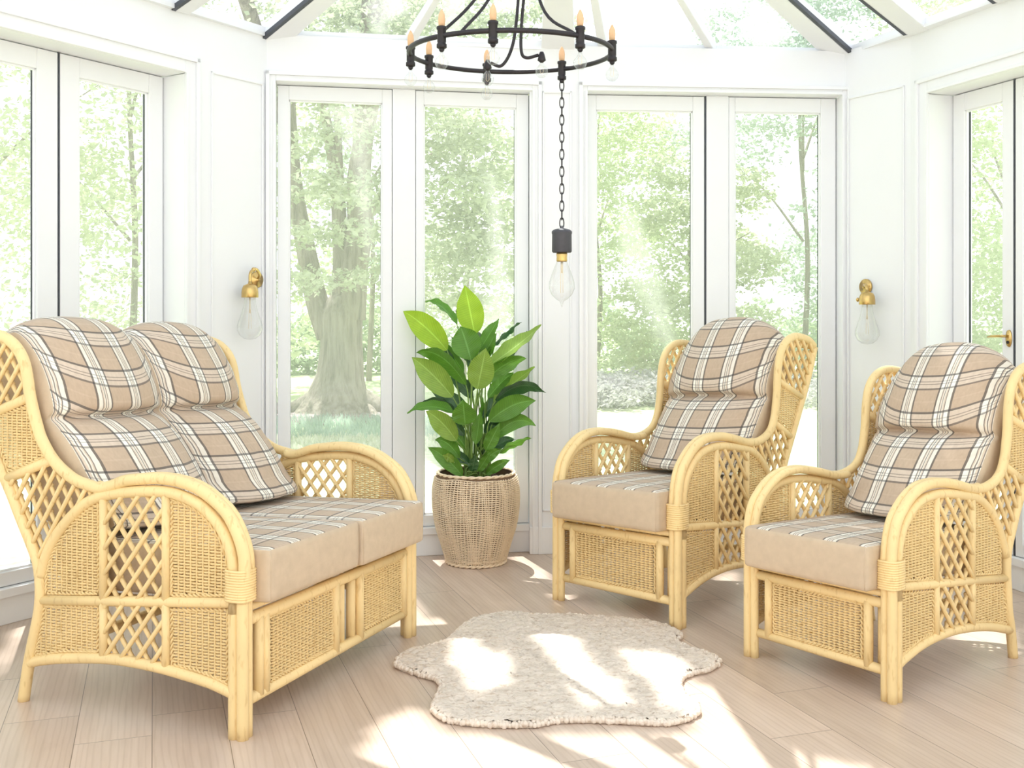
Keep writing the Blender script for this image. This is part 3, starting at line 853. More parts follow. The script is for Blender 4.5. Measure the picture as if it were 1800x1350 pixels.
# local y runs to the back and local x across the front
sofa.rotation_euler = (0, 0, math.radians(158.3-90))
z0, z1 = PS['seat']
seat_cushion('seat cushion with plaid top and plain beige front, on the sofa half nearer the viewer', 'sofa seat cushions', sofa, swarp, .050, .640, -.085, .80, z0, z1, .03)
seat_cushion('seat cushion with plaid top and plain beige front, on the sofa half beside the plant', 'sofa seat cushions', sofa, swarp, .652, 1.172, -.095, .80, z0, z1, .03)
s_cen = [(.46, .64), (.50, .73), (.575, .85), (.66, .95), (.745, 1.005), (.815, 1.028), (.765, 1.06), (.785, 1.15), (.845, 1.26), (.93, 1.37), (1.04, 1.41)]
s_end = [(.57, .64), (.625, .73), (.685, .82), (.76, .92), (.83, .99), (.87, 1.025), (.855, 1.06), (.875, 1.14), (.915, 1.225), (.97, 1.295), (1.05, 1.345)]
s_bk = [(1.16, 1.38), (1.19, 1.24), (1.08, 1.0), (.97, .80), (.88, .645)]
s_be = [(1.13, 1.31), (1.17, 1.20), (1.08, 1.0), (.97, .80), (.89, .645)]
back_cushion('two-lobed plaid back cushion on the sofa half behind the nearer armrest', 'sofa back cushions', sofa, swarp, .055, .628, s_cen, s_end, s_bk, s_be)
back_cushion('two-lobed plaid back cushion on the sofa half toward the plant', 'sofa back cushions', sofa, swarp, .640, 1.165, s_cen, s_end, s_bk, s_be)

c_cen = [(.42, .585), (.45, .66), (.52, .76), (.60, .85), (.67, .90), (.725, .923), (.675, .955), (.70, 1.05), (.765, 1.16), (.85, 1.265), (.94, 1.305)]
c_end = [(.56, .585), (.605, .66), (.665, .74), (.725, .82), (.775, .88), (.805, .905), (.79, .94), (.815, 1.01), (.865, 1.08), (.925, 1.135), (.99, 1.165)]
c_bk = [(1.06, 1.27), (1.08, 1.14), (.97, .92), (.86, .73), (.78, .585)]
c_be = [(1.04, 1.14), (1.055, 1.06), (.97, .92), (.86, .73), (.79, .585)]
def armchair(label, gl, loc, ydir, w, sc, seat_label, back_label):
    root, wp = cane_seat('cane_armchair', label, 'armchair', PC, loc, 0, -1, w, sc, 1, gl)
    root.rotation_euler = (0, 0, math.radians(ydir-90))
    z0, z1 = PC['seat']
    seat_cushion(seat_label, 'armchair seat cushions', root, wp, .048, w-.046, -.095, .70, z0, z1, .03)
    back_cushion(back_label, 'armchair back cushions', root, wp, .060, w-.060, c_cen, c_end, c_bk, c_be)
    return root
armchair('pale cane armchair at the front right, cut by the frame edge, lattice side towards us', 'cane armchairs', (1.3815, 3.8088, 0), 36.9, .667, 1.,
         'thick beige seat cushion with plaid top in the armchair at the frame edge', 'two-lobed plaid back cushion in the armchair at the frame edge')
armchair('pale cane armchair farther back, between the plant and the nearer armchair', 'cane armchairs', (.7484, 4.7091, 0), 46.5, .72, 1.085,
         'thick beige seat cushion with plaid top in the armchair nearer the plant', 'two-lobed plaid back cushion in the armchair nearer the plant')

# ------------------------------------------------------------------ plant in its basket
PX, PY = -.205, 5.985
pot = tag(empty('basket_planter', (PX, PY, 0)), 'round woven seagrass basket planter standing on the floor before the window', 'planter')
prof = [(.162, 0.004), (.176, .05), (.197, .12), (.222, .20), (.238, .29), (.2425, .37), (.240, .43), (.228, .49), (.217, .512)]
pc = cr(prof, 6); zsamp = [p[1] for p in pc]
def pr(z): return interp([(p[1], p[0]) for p in pc], z)
mb = MB(); mb.lathe([(r-.006, z) for r, z in pc]+[(r-.014, z) for r, z in reversed(pc[6:])]+[(.0, .03)], seg=48)
mb.build('basket_lining', M['potin'], pot)
wv = MB(); NS = 88; rows = 46
for k in range(rows):
    z = .022+(.490-.022)*k/(rows-1); P = []
    for i in range(NS*2):
        a = PI*i/NS; zz = z+.004*math.sin(a*3+k*.3)+.003*math.sin(a*7-k*.21)
        R = pr(zz)+.0028+.0030*math.cos(PI*i+PI*k); P.append((R*math.cos(a), R*math.sin(a), zz))
    wv.tube(P, .0037, 5, closed=True)
for i in range(NS):
    a = 2*PI*i/NS; P = []
    for k in range(27):
        z = .012+(.492-.012)*k/26; aa = a+.035*math.sin(z*9+i*.9)
        R = pr(z)+.002; P.append((R*math.cos(aa), R*math.sin(aa), z))
    wv.tube(P, .0036, 5)
wv.build('woven_body', M['pot'], pot)
def rope(R, z, r, n=120):
    b = MB()
    for ph in (0, PI): b.tube([((R+r*.5*math.cos(i*.8+ph))*math.cos(2*PI*i/n), (R+r*.5*math.cos(i*.8+ph))*math.sin(2*PI*i/n), z+r*.5*math.sin(i*.8+ph)) for i in range(n)], r*.75, 6, closed=True)
    return b
rope(.217, .510, .008).build('rim', M['pot'], pot); rope(.168, .010, .0085).build('base_ring', M['pot'], pot); rope(.172, .034, .005).build('base_ring', M['pot'], pot)
LEAVES = [
 ((-0.007, 0.02, 1.293), (-0.066, 0.06, 1.574), 0.156, 'lime', 0.000),
 ((-0.165, 0.0, 1.205), (-0.419, 0.05, 1.426), 0.149, 'lime', 0.026),
 ((-0.026, -0.06, 1.153), (-0.087, -0.04, 1.339), 0.169, 'mid', 0.013),
 ((-0.112, 0.1, 1.344), (-0.303, 0.16, 1.483), 0.042, 'mid', 0.052),
 ((0.016, 0.04, 1.198), (0.131, 0.06, 1.384), 0.071, 'mid', 0.000),
 ((0.102, 0.1, 1.229), (0.259, 0.14, 1.363), 0.029, 'dark', 0.019),
 ((0.074, -0.02, 1.119), (0.374, 0.02, 1.348), 0.078, 'lite', -0.013),
 ((-0.131, 0.06, 1.115), (-0.247, 0.1, 1.196), 0.084, 'dark', 0.019),
 ((-0.054, -0.08, 1.013), (-0.332, -0.1, 1.193), 0.097, 'mid', 0.084),
 ((-0.128, -0.1, 0.947), (-0.353, -0.12, 1.168), 0.143, 'lite', 0.019),
 ((0.013, -0.12, 0.993), (0.06, -0.16, 1.22), 0.149, 'lite', 0.000),
 ((0.048, -0.04, 1.02), (0.288, -0.02, 1.158), 0.091, 'mid', 0.045),
 ((0.101, 0.0, 0.91), (0.336, 0.04, 1.106), 0.065, 'lite', 0.013),
 ((0.113, -0.04, 0.92), (0.397, -0.08, 0.968), 0.078, 'dark', 0.078),
 ((0.08, -0.1, 0.81), (0.337, -0.12, 0.926), 0.123, 'mid', 0.039),
 ((0.093, -0.06, 0.787), (0.285, -0.08, 0.894), 0.065, 'dark', 0.006),
 ((0.099, -0.08, 0.706), (0.338, -0.1, 0.784), 0.091, 'mid', 0.078),
 ((0.132, -0.05, 0.625), (0.315, -0.06, 0.71), 0.045, 'mid', 0.026),
 ((0.061, -0.1, 0.513), (0.194, -0.12, 0.596), 0.058, 'mid', 0.013),
 ((-0.141, 0.05, 0.896), (-0.26, 0.08, 0.969), 0.055, 'dark', 0.006),
 ((-0.124, 0.02, 0.86), (-0.31, 0.04, 0.907), 0.065, 'dark', 0.026),
 ((-0.119, -0.06, 0.851), (-0.384, -0.08, 0.853), 0.052, 'mid', 0.045),
 ((-0.054, -0.15, 0.796), (-0.066, -0.2, 0.936), 0.136, 'mid', 0.000),
 ((-0.105, -0.12, 0.704), (-0.271, -0.16, 0.873), 0.117, 'lite', 0.026),
 ((-0.09, -0.08, 0.603), (-0.226, -0.1, 0.705), 0.078, 'mid', 0.039),
 ((-0.07, -0.14, 0.51), (-0.259, -0.16, 0.671), 0.091, 'mid', 0.026),
 ((-0.117, -0.15, 0.587), (-0.179, -0.18, 0.629), 0.045, 'lite', 0.013),
 ((-0.016, -0.16, 0.538), (0.003, -0.2, 0.635), 0.058, 'dark', 0.000),
 ((0.06, -0.12, 0.647), (0.136, -0.14, 0.801), 0.078, 'mid', 0.000),
 ((0.026, 0.02, 0.772), (0.039, 0.02, 0.935), 0.039, 'mid', 0.000),
 ((0.081, 0.0, 0.722), (0.172, 0.02, 0.814), 0.071, 'dark', 0.013),
 ((0.003, 0.12, 1.119), (-0.15, 0.16, 1.277), 0.078, 'dark', 0.000),
 ((0.043, 0.14, 1.251), (-0.124, 0.18, 1.433), 0.058, 'dark', 0.000),
 ((0.142, 0.12, 1.119), (0.293, 0.15, 1.31), 0.052, 'dark', 0.019),
 ((0.036, 0.06, 0.597), (-0.023, 0.06, 0.794), 0.045, 'dark', 0.000),
 ((0.01, 0.04, 0.633), (0.082, 0.04, 0.763), 0.039, 'mid', 0.000),
 ((0.03, 0.1, 1.037), (0.083, 0.12, 1.284), 0.065, 'dark', 0.000),
 ((-0.049, 0.08, 0.956), (0.01, 0.09, 1.087), 0.065, 'dark', 0.000),
 ((0.029, 0.02, 0.814), (0.222, 0.04, 0.959), 0.078, 'dark', 0.032),
 ((-0.039, 0.03, 0.813), (-0.203, 0.06, 0.958), 0.078, 'dark', 0.032),
 ((0.042, -0.02, 0.608), (0.226, -0.02, 0.699), 0.065, 'dark', 0.026),
 ((-0.048, -0.02, 0.64), (-0.191, -0.02, 0.796), 0.071, 'mid', 0.019),
 ((0.003, -0.1, 0.682), (0.029, -0.12, 0.869), 0.065, 'mid', 0.000),
 ((-0.023, 0.04, 0.927), (-0.161, 0.06, 1.082), 0.078, 'dark', 0.019),
 ((0.068, 0.03, 0.927), (0.215, 0.04, 1.074), 0.071, 'mid', 0.019),
 ((0.035, -0.12, 0.574), (0.149, -0.14, 0.662), 0.058, 'mid', 0.013),
 ((-0.029, -0.06, 0.556), (-0.144, -0.06, 0.639), 0.058, 'dark', 0.013),
 ((0.016, -0.15, 0.537), (0.085, -0.17, 0.644), 0.052, 'mid', 0.000),
 ((-0.003, 0.06, 1.072), (-0.03, 0.08, 1.252), 0.084, 'dark', 0.000),
 ((0.01, 0.08, 1.121), (0.115, 0.1, 1.301), 0.078, 'mid', 0.000),
 ((-0.072, 0.08, 1.071), (-0.221, 0.1, 1.252), 0.078, 'mid', 0.019),
 ((0.048, -0.02, 0.737), (0.203, -0.04, 0.868), 0.071, 'dark', 0.026),
 ((-0.061, -0.04, 0.723), (-0.215, -0.06, 0.822), 0.071, 'dark', 0.026)]
plant = tag(empty('peace_lily', (PX, PY, .45)), 'tall leafy green house plant with backlit-lime upper leaves growing from the basket', 'plant')
mb = MB(); mb.lathe([(.0, -.0), (.19, .005), (.205, .012), (.0, .02)], (0, 0, 0), 28)
for i in range(160):
    a = RNG.uniform(0, 2*PI); q = .195*math.sqrt(RNG.uniform()); mb.ball((q*math.cos(a), q*math.sin(a), .02), RNG.uniform(.006, .014), 6, 4)
mb.build('soil', M['soil'], plant)
for i, (b, t, w, k, sag) in enumerate(LEAVES):
    oz = -.45
    b = Vector((b[0], b[1], b[2]+oz)); t = Vector((t[0], t[1], t[2]+oz)); d = t-b; ln = d.length
    c = (b+t)/2 + Vector((0, 0, sag*1.6))
    wide = max(w, .05); roll = math.acos(min(1, w/max(wide, ln*.36))) if w < ln*.36 else 0
    wide = max(w, ln*.36) if w < ln*.36 else w
    roll *= (1 if i % 2 else -1)
    nu, nv = 16, 8; vs = []; uv = []; fs = []
    for j in range(nu+1):
        s = j/nu; q = b*(1-s)**2+c*2*s*(1-s)+t*s*s; tg = ((c-b)*2*(1-s)+(t-c)*2*s).normalized()
        side = tg.cross(Vector((0, 1, 0))); side = side.normalized() if side.length > .05 else Vector((1, 0, 0))
        side = Quaternion(tg, roll) @ side; nrm = side.cross(tg)
        hw = wide/2*(math.sin(PI*min(1, s**.82*.985+.015))**.75)*(1-.35*max(0, s-.72)/.28) if s < 1 else .001
        for m in range(nv+1):
            x = -1+2*m/nv
            p = q+side*x*hw - nrm*(abs(x)**1.5*hw*.28) + nrm*.004*math.sin(s*11+i)*x*x + nrm*.004*math.sin(s*23+x*2+i)*abs(x)
            vs.append(p); uv.append((x*.999, s*max(ln, .1)/.16))
    for j in range(nu):
        for m in range(nv):
            a = j*(nv+1)+m; fs.append((a, a+1, a+nv+2, a+nv+1))
    L_ = MB(); L_.add(vs, fs, 0, uv)
    lo = L_.build('leaf', M['lf_'+k], plant)
    r0 = Vector((RNG.uniform(-.055, .055)+b.x*.25, RNG.uniform(-.05, .05)+b.y*.3, .01))
    st = MB(); mid = (r0+b)/2 + Vector(((r0.x-b.x)*.28, 0, .03))
    path = cr([r0, mid, b, b+d*.5+(c-(b+t)/2)*.5, ], 7)
    path = [tuple(p) for p in path[:15]]
    rad = [.0062-.0032*u/(len(path)-1) for u in range(len(path))]
    st.tube(path, rad, 7); st.build('leaf_stem', M['stem'], lo)

# ------------------------------------------------------------------ rug
RUG = [(-.462, 4.211), (-.434, 4.338), (-.335, 4.427), (-.269, 4.52), (-.216, 4.709), (-.144, 4.841), (0, 4.91), (.105, 4.868), (.289, 4.868), (.494, 4.814), (.642, 4.752), (.734, 4.6), (.705, 4.481), (.758, 4.382), (.828, 4.281), (.821, 4.198), (.769, 4.124), (.694, 4.079), (.64, 3.997), (.63, 3.883), (.659, 3.754), (.638, 3.663), (.564, 3.597), (.485, 3.587), (.293, 3.612), (.156, 3.607), (.077, 3.572), (-.077, 3.572), (-.215, 3.612), (-.269, 3.684), (-.28, 3.754), (-.265, 3.924), (-.293, 4.016), (-.364, 4.079), (-.445, 4.157)]
rug = tag(empty('wool_rug', (.18, 4.2, 0)), 'cream looped-wool rug of wavy hide shape lying on the wooden floor', 'rug')
ol = [tuple(p) for p in cr([(x-.18, y-4.2) for x, y in RUG], 8, True)]
oa = np.array(ol); g = .0095
xs = np.arange(oa[:, 0].min(), oa[:, 0].max()+g, g); ys = np.arange(oa[:, 1].min(), oa[:, 1].max()+g, g)
X, Y = np.meshgrid(xs, ys, indexing='ij'); ins = np.zeros(X.shape, bool)
for i in range(len(oa)):
    x0, y0 = oa[i]; x1, y1 = oa[(i+1) % len(oa)]
    if y0 == y1: continue
    c = ((y0 > Y) != (y1 > Y)) & (X < (x1-x0)*(Y-y0)/(y1-y0)+x0); ins ^= c
dist = np.full(X.shape, 9.)
for x, y in oa[::2]: dist = np.minimum(dist, np.hypot(X-x, Y-y))
jit = RNG.normal(0, .0022, X.shape+(2,)); hz = .012+.012*np.clip(dist/.02, 0, 1)**.5+RNG.uniform(-.005, .006, X.shape)+.002*np.sin(X*31+Y*9)+.0015*np.sin(Y*47)
hz = np.clip(hz, .004, None)
ids = -np.ones(X.shape, int); ids[ins] = np.arange(ins.sum())
V = np.stack([X[ins]+jit[..., 0][ins], Y[ins]+jit[..., 1][ins], hz[ins]], 1)
q = np.stack([ids[:-1, :-1], ids[1:, :-1], ids[1:, 1:], ids[:-1, 1:]], -1).reshape(-1, 4); q = q[(q >= 0).all(1)]
np_mesh('pile', V, q, M['rug'], rug, True)
mb = MB()
for i in range(0, len(ol)):
    a, b = oa[i], oa[(i+1) % len(oa)]; l = np.hypot(*(b-a)); n = max(1, int(l/.008))
    for k in range(n):
        p = a+(b-a)*k/n
        mb.ball((p[0]+RNG.normal(0, .002), p[1]+RNG.normal(0, .002), .009+RNG.uniform(0, .007)), RNG.uniform(.0085, .012), 8, 6)
        t = (b-a)/l; nn = np.array([-t[1], t[0]]); nn = nn if inside(ol, *(p+nn*.006)) else -nn
        p = p+nn*.011; mb.ball((p[0]+RNG.normal(0, .002), p[1]+RNG.normal(0, .002), .012+RNG.uniform(0, .005)), RNG.uniform(.0085, .011), 7, 5)
mb.build('looped_edge', M['rug'], rug)
mb = MB(); n = len(ol); mb.add([(x, y, .001) for x, y in ol]+[(x, y, .006) for x, y in ol], [tuple(range(n))[::-1], tuple(range(n, 2*n))]+[(i, (i+1) % n, n+(i+1) % n, n+i) for i in range(n)]); mb.build('backing', M['rug'], rug)

# ------------------------------------------------------------------ chandelier
CX, CY, CZ, CR = -.005, 4.0, 2.398, .385
TILT = Matrix.Rotation(math.radians(2.6), 3, 'X')
ch = tag(empty('ring_chandelier', (CX, CY, CZ)), 'black iron ring chandelier with amber candle bulbs hanging from the glass roof', 'chandelier')
def rp(a, rr=CR, z=0): return TILT @ Vector((rr*math.cos(a), rr*math.sin(a), z))
mb = MB(); N = 72
mb.tube([rp(2*PI*i/N) for i in range(N)], .0095, 8, closed=True)
mb.build('ring', M['iron'], ch)
top = Vector((.05, 0, .55))
def stay(a, c1):
    e = rp(a); mb = MB(); mb.tube(cr([e, e*.55+Vector(c1), top], 8), .006, 7); mb.build('stay_rod', M['iron'], ch)
stay(math.radians(228), (.03, 0, .19)); stay(math.radians(243), (.03, 0, .18)); stay(math.radians(307), (-.015, 0, .14))
mb = MB(); mb.tube([top+Vector((0, 0, -.05)), top+Vector((0, 0, .10)), (.05, .02, .80)], [.02, .02, .012], 10); mb.ball(top, .035, 12, 8); mb.build('hub', M['iron'], ch)
def globe(c, r, parent):
    b = MB(); b.lathe([(.0, -r), (r*.5, -r*.87), (r*.86, -r*.5), (r, 0), (r*.9, r*.45), (r*.6, r*.85), (r*.3, r*1.25), (r*.28, r*1.45)], c, 18)
    g_ = b.build('globe_bulb', M['bulb'], parent)
    f = MB(); f.tube([(c[0]-r*.2, c[1], c[2]+r*.9), (c[0]-r*.25, c[1], c[2]-r*.1), (c[0], c[1], c[2]-r*.3), (c[0]+r*.25, c[1], c[2]-r*.1), (c[0]+r*.2, c[1], c[2]+r*.9)], r*.03, 5)
    f.build('filament', M['fil'], g_)
for (pxy, z0) in (((-.075, -.02), -.045), ((.105, -.02), -.015)):
    mb = MB(); sg = -1 if pxy[0] < 0 else 1
    mb.tube(cr([top+Vector((sg*.02, 0, 0)), Vector((.045+sg*.012, -.02, .30)), Vector((.045+sg*-.004 if sg > 0 else .02, -.03, .10)), Vector((.04 if sg > 0 else -.0, -.03, .0)), Vector((.06 if sg > 0 else -.035, -.03, z0-.01)), Vector((pxy[0]+.02*-sg*0, -.03, z0))], 7), .0062, 7)
    h = mb.build('hook_arm', M['iron'], ch)
    mb = MB(); mb.lathe([(.006, -.02), (.016, -.012), (.011, .01), (.007, .02)], (pxy[0]+sg*.012, -.03, z0-.008), 12); mb.build('socket', M['iron'], h)
    globe((pxy[0]+sg*.012, -.03, z0-.062), .024, ch)
for dg, bulb in ((175, 1), (148, 1), (231, 1), (105, 1), (261, 1), (57, 0), (309.5, 1), (350, 1)):
    a = math.radians(dg); p = rp(a); h = empty('candle_holder', p, 0, ch)
    mb = MB(); mb.lathe([(.013, -.045), (.018, -.042), (.018, -.03), (.014, -.026), (.0155, -.022), (.0155, .020), (.0185, .023), (.0185, .031), (.014, .033)], (0, 0, 0), 16)
    mb.ball((.0, -.0, -.048), .010, 10, 6); mb.build('candle_cup', M['iron'], h)
    mb = MB(); mb.lathe([(.0105, .030), (.012, .045), (.0125, .060), (.011, .074), (.006, .086), (.001, .094)], (0, 0, 0), 14); mb.build('candle_bulb', M['amber'], h)
    if bulb:
        r = .024; c = (0, 0, -.095)
        b = MB(); b.lathe([(.0, -r), (r*.5, -r*.87), (r*.86, -r*.5), (r, 0), (r*.9, r*.45), (r*.6, r*.85), (r*.3, r*1.25), (r*.28, r*1.6)], c, 18); b.build('globe_bulb', M['bulb'], h)
        f = MB(); f.tube([(-r*.2, 0, c[2]+r*1.2), (-r*.25, 0, c[2]-r*.1), (0, 0, c[2]-r*.3), (r*.25, 0, c[2]-r*.1), (r*.2, 0, c[2]+r*1.2)], .0007, 5); f.build('filament', M['fil'], h)

# pendant hanging on a chain from the ring's front
pb = rp(math.radians(57)) + Vector((CX, CY, CZ))
pend = tag(empty('pendant_bulb', (pb.x, pb.y, pb.z-.05)), 'clear teardrop bulb in a grey socket hanging on a long black chain from the ring', 'pendant')
s = pb.y/1850
def zpx(y): return 1.4-(y-555)*s - (pb.z-.05)
zb = 0.0; zend = zpx(400); n = 17; lh = (zb-zend)/n
for i in range(n):
    zc = zb-lh*(i+.5); mb = MB(); P = []
    for k in range(20):
        a = 2*PI*k/20; w = .0085*math.copysign(abs(math.cos(a))**.8, math.cos(a)); h = (lh*.62)*math.sin(a)
        P.append((w if i % 2 == 0 else w*.12, w*.12 if i % 2 == 0 else w, zc+h))
    mb.tube(P, .0024, 6, closed=True); mb.build('chain_link', M['iron'], pend)
def prof_px(pts, y0): return [(r*s, zpx(y)) for r, y in pts]
mb = MB(); mb.lathe(prof_px([(16, 444), (17.5, 442), (17.2, 412), (18, 410), (18, 407), (15, 404), (8, 402), (3, 401), (3, 397)], 0), seg=24); mb.build('socket', M['slate'], pend)
mb = MB(); mb.lathe(prof_px([(9, 460), (9.6, 458), (9.2, 452), (9.8, 448), (9.2, 444)], 0), seg=20); mb.build('brass_collar', M['brass'], pend)
mb = MB(); mb.lathe(prof_px([(.5, 540), (2.0, 535), (3.5, 530), (10, 526), (18, 518), (22.8, 507), (22, 496), (18, 483), (13, 470), (9, 460), (8, 456)], 0), seg=28); gb = mb.build('teardrop_bulb', M['bulb'], pend)
mb = MB()
for dx in (-1.6, 1.6): mb.tube([(dx*s, 0, zpx(460)), (dx*s*1.3, 0, zpx(515))], .0012, 6)
mb.tube([(0, 0, zpx(460)), (0, 0, zpx(480))], .003, 8); mb.build('filament', M['fil'], gb)

# ------------------------------------------------------------------ wall sconces
def sconce(label, F, l, frac, z_cap, arm_dir):
    base = Vector(F.p(l*frac, 0, z_cap)); n = Vector((F.n[0], F.n[1], 0)); e = Vector((F.e[0], F.e[1], 0))
    t = tag(empty('wall_sconce', base), label, 'wall light', 'brass wall sconces')
    rot = Matrix((e, n, Vector((0, 0, 1)))).transposed()
    def W(x, b, z): return rot @ Vector((x, b, z))
    mb = MB(); R2 = Matrix.Rotation(-PI/2, 3, 'X'); mb.lathe([(.046, -.003), (.046, .004), (.040, .010), (.012, .014), (.010, .022)], W(0, .003, .055), 28, rot=rot @ R2); mb.build('backplate', M['brass'], t)
    return t, W
def bulb_parts(t, c, cup_parent):
    mb = MB(); mb.lathe([(.0445, -.046), (.0455, -.044), (.045, -.02), (.043, .0), (.035, .018), (.018, .026), (.010, .029), (.009, .040)], c, 28); cu = mb.build('cup', M['brass'], t)
    mb = MB(); mb.lathe([(0, -.275), (.03, -.270), (.055, -.250), (.068, -.222), (.067, -.195), (.054, -.155), (.040, -.115), (.031, -.075), (.029, -.045)], c, 30); b = mb.build('pear_bulb', M['bulb'], t)
    mb = MB(); mb.tube([(c[0], c[1], c[2]-.04), (c[0], c[1], c[2]-.13)], .0035, 8)
    for dx in (-.007, .007): mb.tube([(c[0]+dx*.6, c[1], c[2]-.11), (c[0]+dx, c[1], c[2]-.215)], .0013, 6)
    mb.build('filament', M['fil'], b)
tl, W = sconce('small brass sconce with a clear pear bulb on the pier beside the sofa back', PL, PLl, .80, 1.545, 0)
c = W(-.12, .085, 0)
mb = MB(); mb.tube(cr([W(0, .012, .055), W(-.015, .045, .08), W(-.07, .075, .11), W(-.115, .085, .088), W(-.12, .085, .035)], 7), .0085, 9); mb.ball(W(-.09, .08, .106), .013, 10, 6); mb.build('swan_arm', M['brass'], tl)
bulb_parts(tl, c, None)
tr, W = sconce('small brass sconce with a round backplate and clear bulb on the pier behind the armchairs', PR, PRl, .36, 1.515, 0)
c = W(.08, .085, -.005)
mb = MB(); mb.tube(cr([W(0, .012, .055), W(.03, .05, .062), W(.07, .08, .055), W(.08, .085, .02)], 6), .010, 9); mb.build('elbow_arm', M['brass'], tr)
mb = MB(); mb.tube([W(.035, .085, -.022), W(.016, .085, -.022)], .005, 8); mb.ball(W(.012, .085, -.022), .010, 10, 6, sc=(1, 1, 1.3)); mb.build('switch_key', M['brass'], tr)
bulb_parts(tr, c, None)

# ------------------------------------------------------------------ the garden
GZ = -.15
def at(x, y, Y): return ((x-900)/1850*Y, Y, 1.4-(y-555)/1850*Y)
mb = MB(); mb.add([(-70, -20, GZ), (70, -20, GZ), (70, 110, GZ), (-70, 110, GZ)], [(0, 1, 2, 3)])
m, N, L = mat('lawn'); n1 = noise(N, L, .6, 5, coord(N)); n2 = noise(N, L, 9, 4, coord(N), .7)
c = ramp(N, L, n1, [(.35, (.46, .55, .33)), (.65, (.60, .66, .47))]); c = mixc(N, L, c, ramp(N, L, n2, [(.3, (.72, .74, .66)), (.6, (1.1, 1.08, 1.02))]), 1.0, 'MULTIPLY')
bsdf(N, L, c, .95, 0, .1); mb.build('ground', m, None, False, kind='structure')

def leaves(blobs, size, flat=.5, asp=.55):
    """leaf blades gathered in sprays inside ellipsoids (x, y, z, rx, ry, rz, count)"""
    C = []
    for (x, y, z, rx, ry, rz, n) in blobs:
        k = max(1, n//14)
        u = RNG.normal(size=(k, 3)); u /= np.linalg.norm(u, axis=1)[:, None]
        u *= RNG.uniform(.35, 1, (k, 1))**.6
        c = np.array([x, y, z])+u*np.array([rx, ry, rz])
        p = np.repeat(c, 14, 0)+RNG.normal(size=(k*14, 3))*np.array([.30, .30, .10])*max(.5, min(1.2, rx*.5))
        C.append(p)
    C = np.concatenate(C); n = len(C)
    d = RNG.normal(size=(n, 3)); d[:, 2] *= flat; d /= np.linalg.norm(d, axis=1)[:, None]
    e = RNG.normal(size=(n, 3)); e[:, 2] *= flat; e -= d*(e*d).sum(1)[:, None]; e /= np.linalg.norm(e, axis=1)[:, None]
    s = size*RNG.uniform(.7, 1.35, (n, 1)); up = np.cross(d, e)*s*.12
    V = np.stack([C-d*s*.5, C-e*s*asp*.5+up, C+d*s*.5, C+e*s*asp*.5+up], 1).reshape(-1, 3)
    return C, V, np.arange(n*4).reshape(-1, 4)

def tree(name, label, limbs, blobs, lmat, size, group=None, keep=None, flat=.5, bark='bark'):
    o = limbs[0][0][0]; root = tag(empty(name, (o[0], o[1], GZ)), label, 'tree', group); off = np.array([o[0], o[1], GZ])
    w = lambda v: (v[0]-off[0], v[1]-off[1], v[2]-off[2])
    tk = MB(w)
    for i, (pts, rad) in enumerate(limbs):
        P = cr(pts, 5); R = np.interp(np.linspace(0, len(rad)-1, len(P)), range(len(rad)), rad)
        b = tk if i == 0 else MB(w)
        b.tube(P, list(R), 14)
        b.build('trunk' if i == 0 else 'limb', M[bark], root)
    C, V, F = leaves(blobs, size, flat)
    if keep is not None:
        k = keep(C); V = V.reshape(-1, 4, 3)[k].reshape(-1, 3); F = np.arange(len(V)).reshape(-1, 4)
    np_mesh('foliage', V-off, F, lmat, root)
    return root

LM = dict(a=leaf_mat('beech_leaves', (.45, .51, .35), (.62, .65, .51), .35, .5), b=leaf_mat('pale_leaves', (.50, .56, .36), (.70, .73, .54), .45, .35),
          c=leaf_mat('cool_leaves', (.38, .48, .39), (.58, .65, .54), .4, .35), d=leaf_mat('fresh_leaves', (.52, .61, .36), (.69, .74, .51), .45, .4))

# old beech outside the left of the back wall; unseen leaf cover is added to it above the glass roof to shade the room
SUN = Vector((-.16, .458, .875)).normalized()
def fl(x, y): k = 1.4*1850/(y-555); return ((x-900)/1850*k, k)
LIT = [[fl(*p) for p in poly] for poly in (
 [(728, 975), (776, 972), (800, 1010), (796, 1030), (768, 1046)], [(868, 962), (930, 962), (974, 1008), (976, 1032), (900, 1028)],
 [(940, 1020), (990, 1020), (1026, 1064), (985, 1068)], [(764, 1086), (822, 1070), (842, 1096), (806, 1112), (764, 1104)],
 [(630, 1115), (700, 1085), (712, 1035), (738, 1055), (792, 1130), (745, 1144), (700, 1118)],
 [(80, 1078), (25, 1098), (-10, 1160), (-10, 1200), (45, 1130), (72, 1108)],
 [(788, 1134), (830, 1128), (845, 1153), (884, 1158), (910, 1215), (865, 1224), (832, 1240), (812, 1200)],
 [(912, 1108), (962, 1103), (978, 1126), (1012, 1128), (1054, 1180), (1106, 1240), (1116, 1264), (1030, 1252), (985, 1195), (958, 1150)],
 [(1080, 1148), (1172, 1160), (1218, 1183), (1230, 1250), (1184, 1264), (1152, 1225), (1110, 1185)],
 [(605, 1350), (640, 1302), (655, 1272), (700, 1248), (742, 1243), (764, 1264), (800, 1288), (1190, 1288), (1238, 1252), (1200, 1205), (1232, 1198), (1292, 1224), (1348, 1227), (1326, 1255), (1348, 1292), (1405, 1322), (1565, 1352), (1660, 1425), (590, 1430)],
 [(1650, 1108), (1702, 1096), (1785, 1106), (1796, 1152), (1745, 1168), (1690, 1138)], [(1222, 1030), (1292, 996), (1304, 1020), (1304, 1048), (1258, 1054)])]
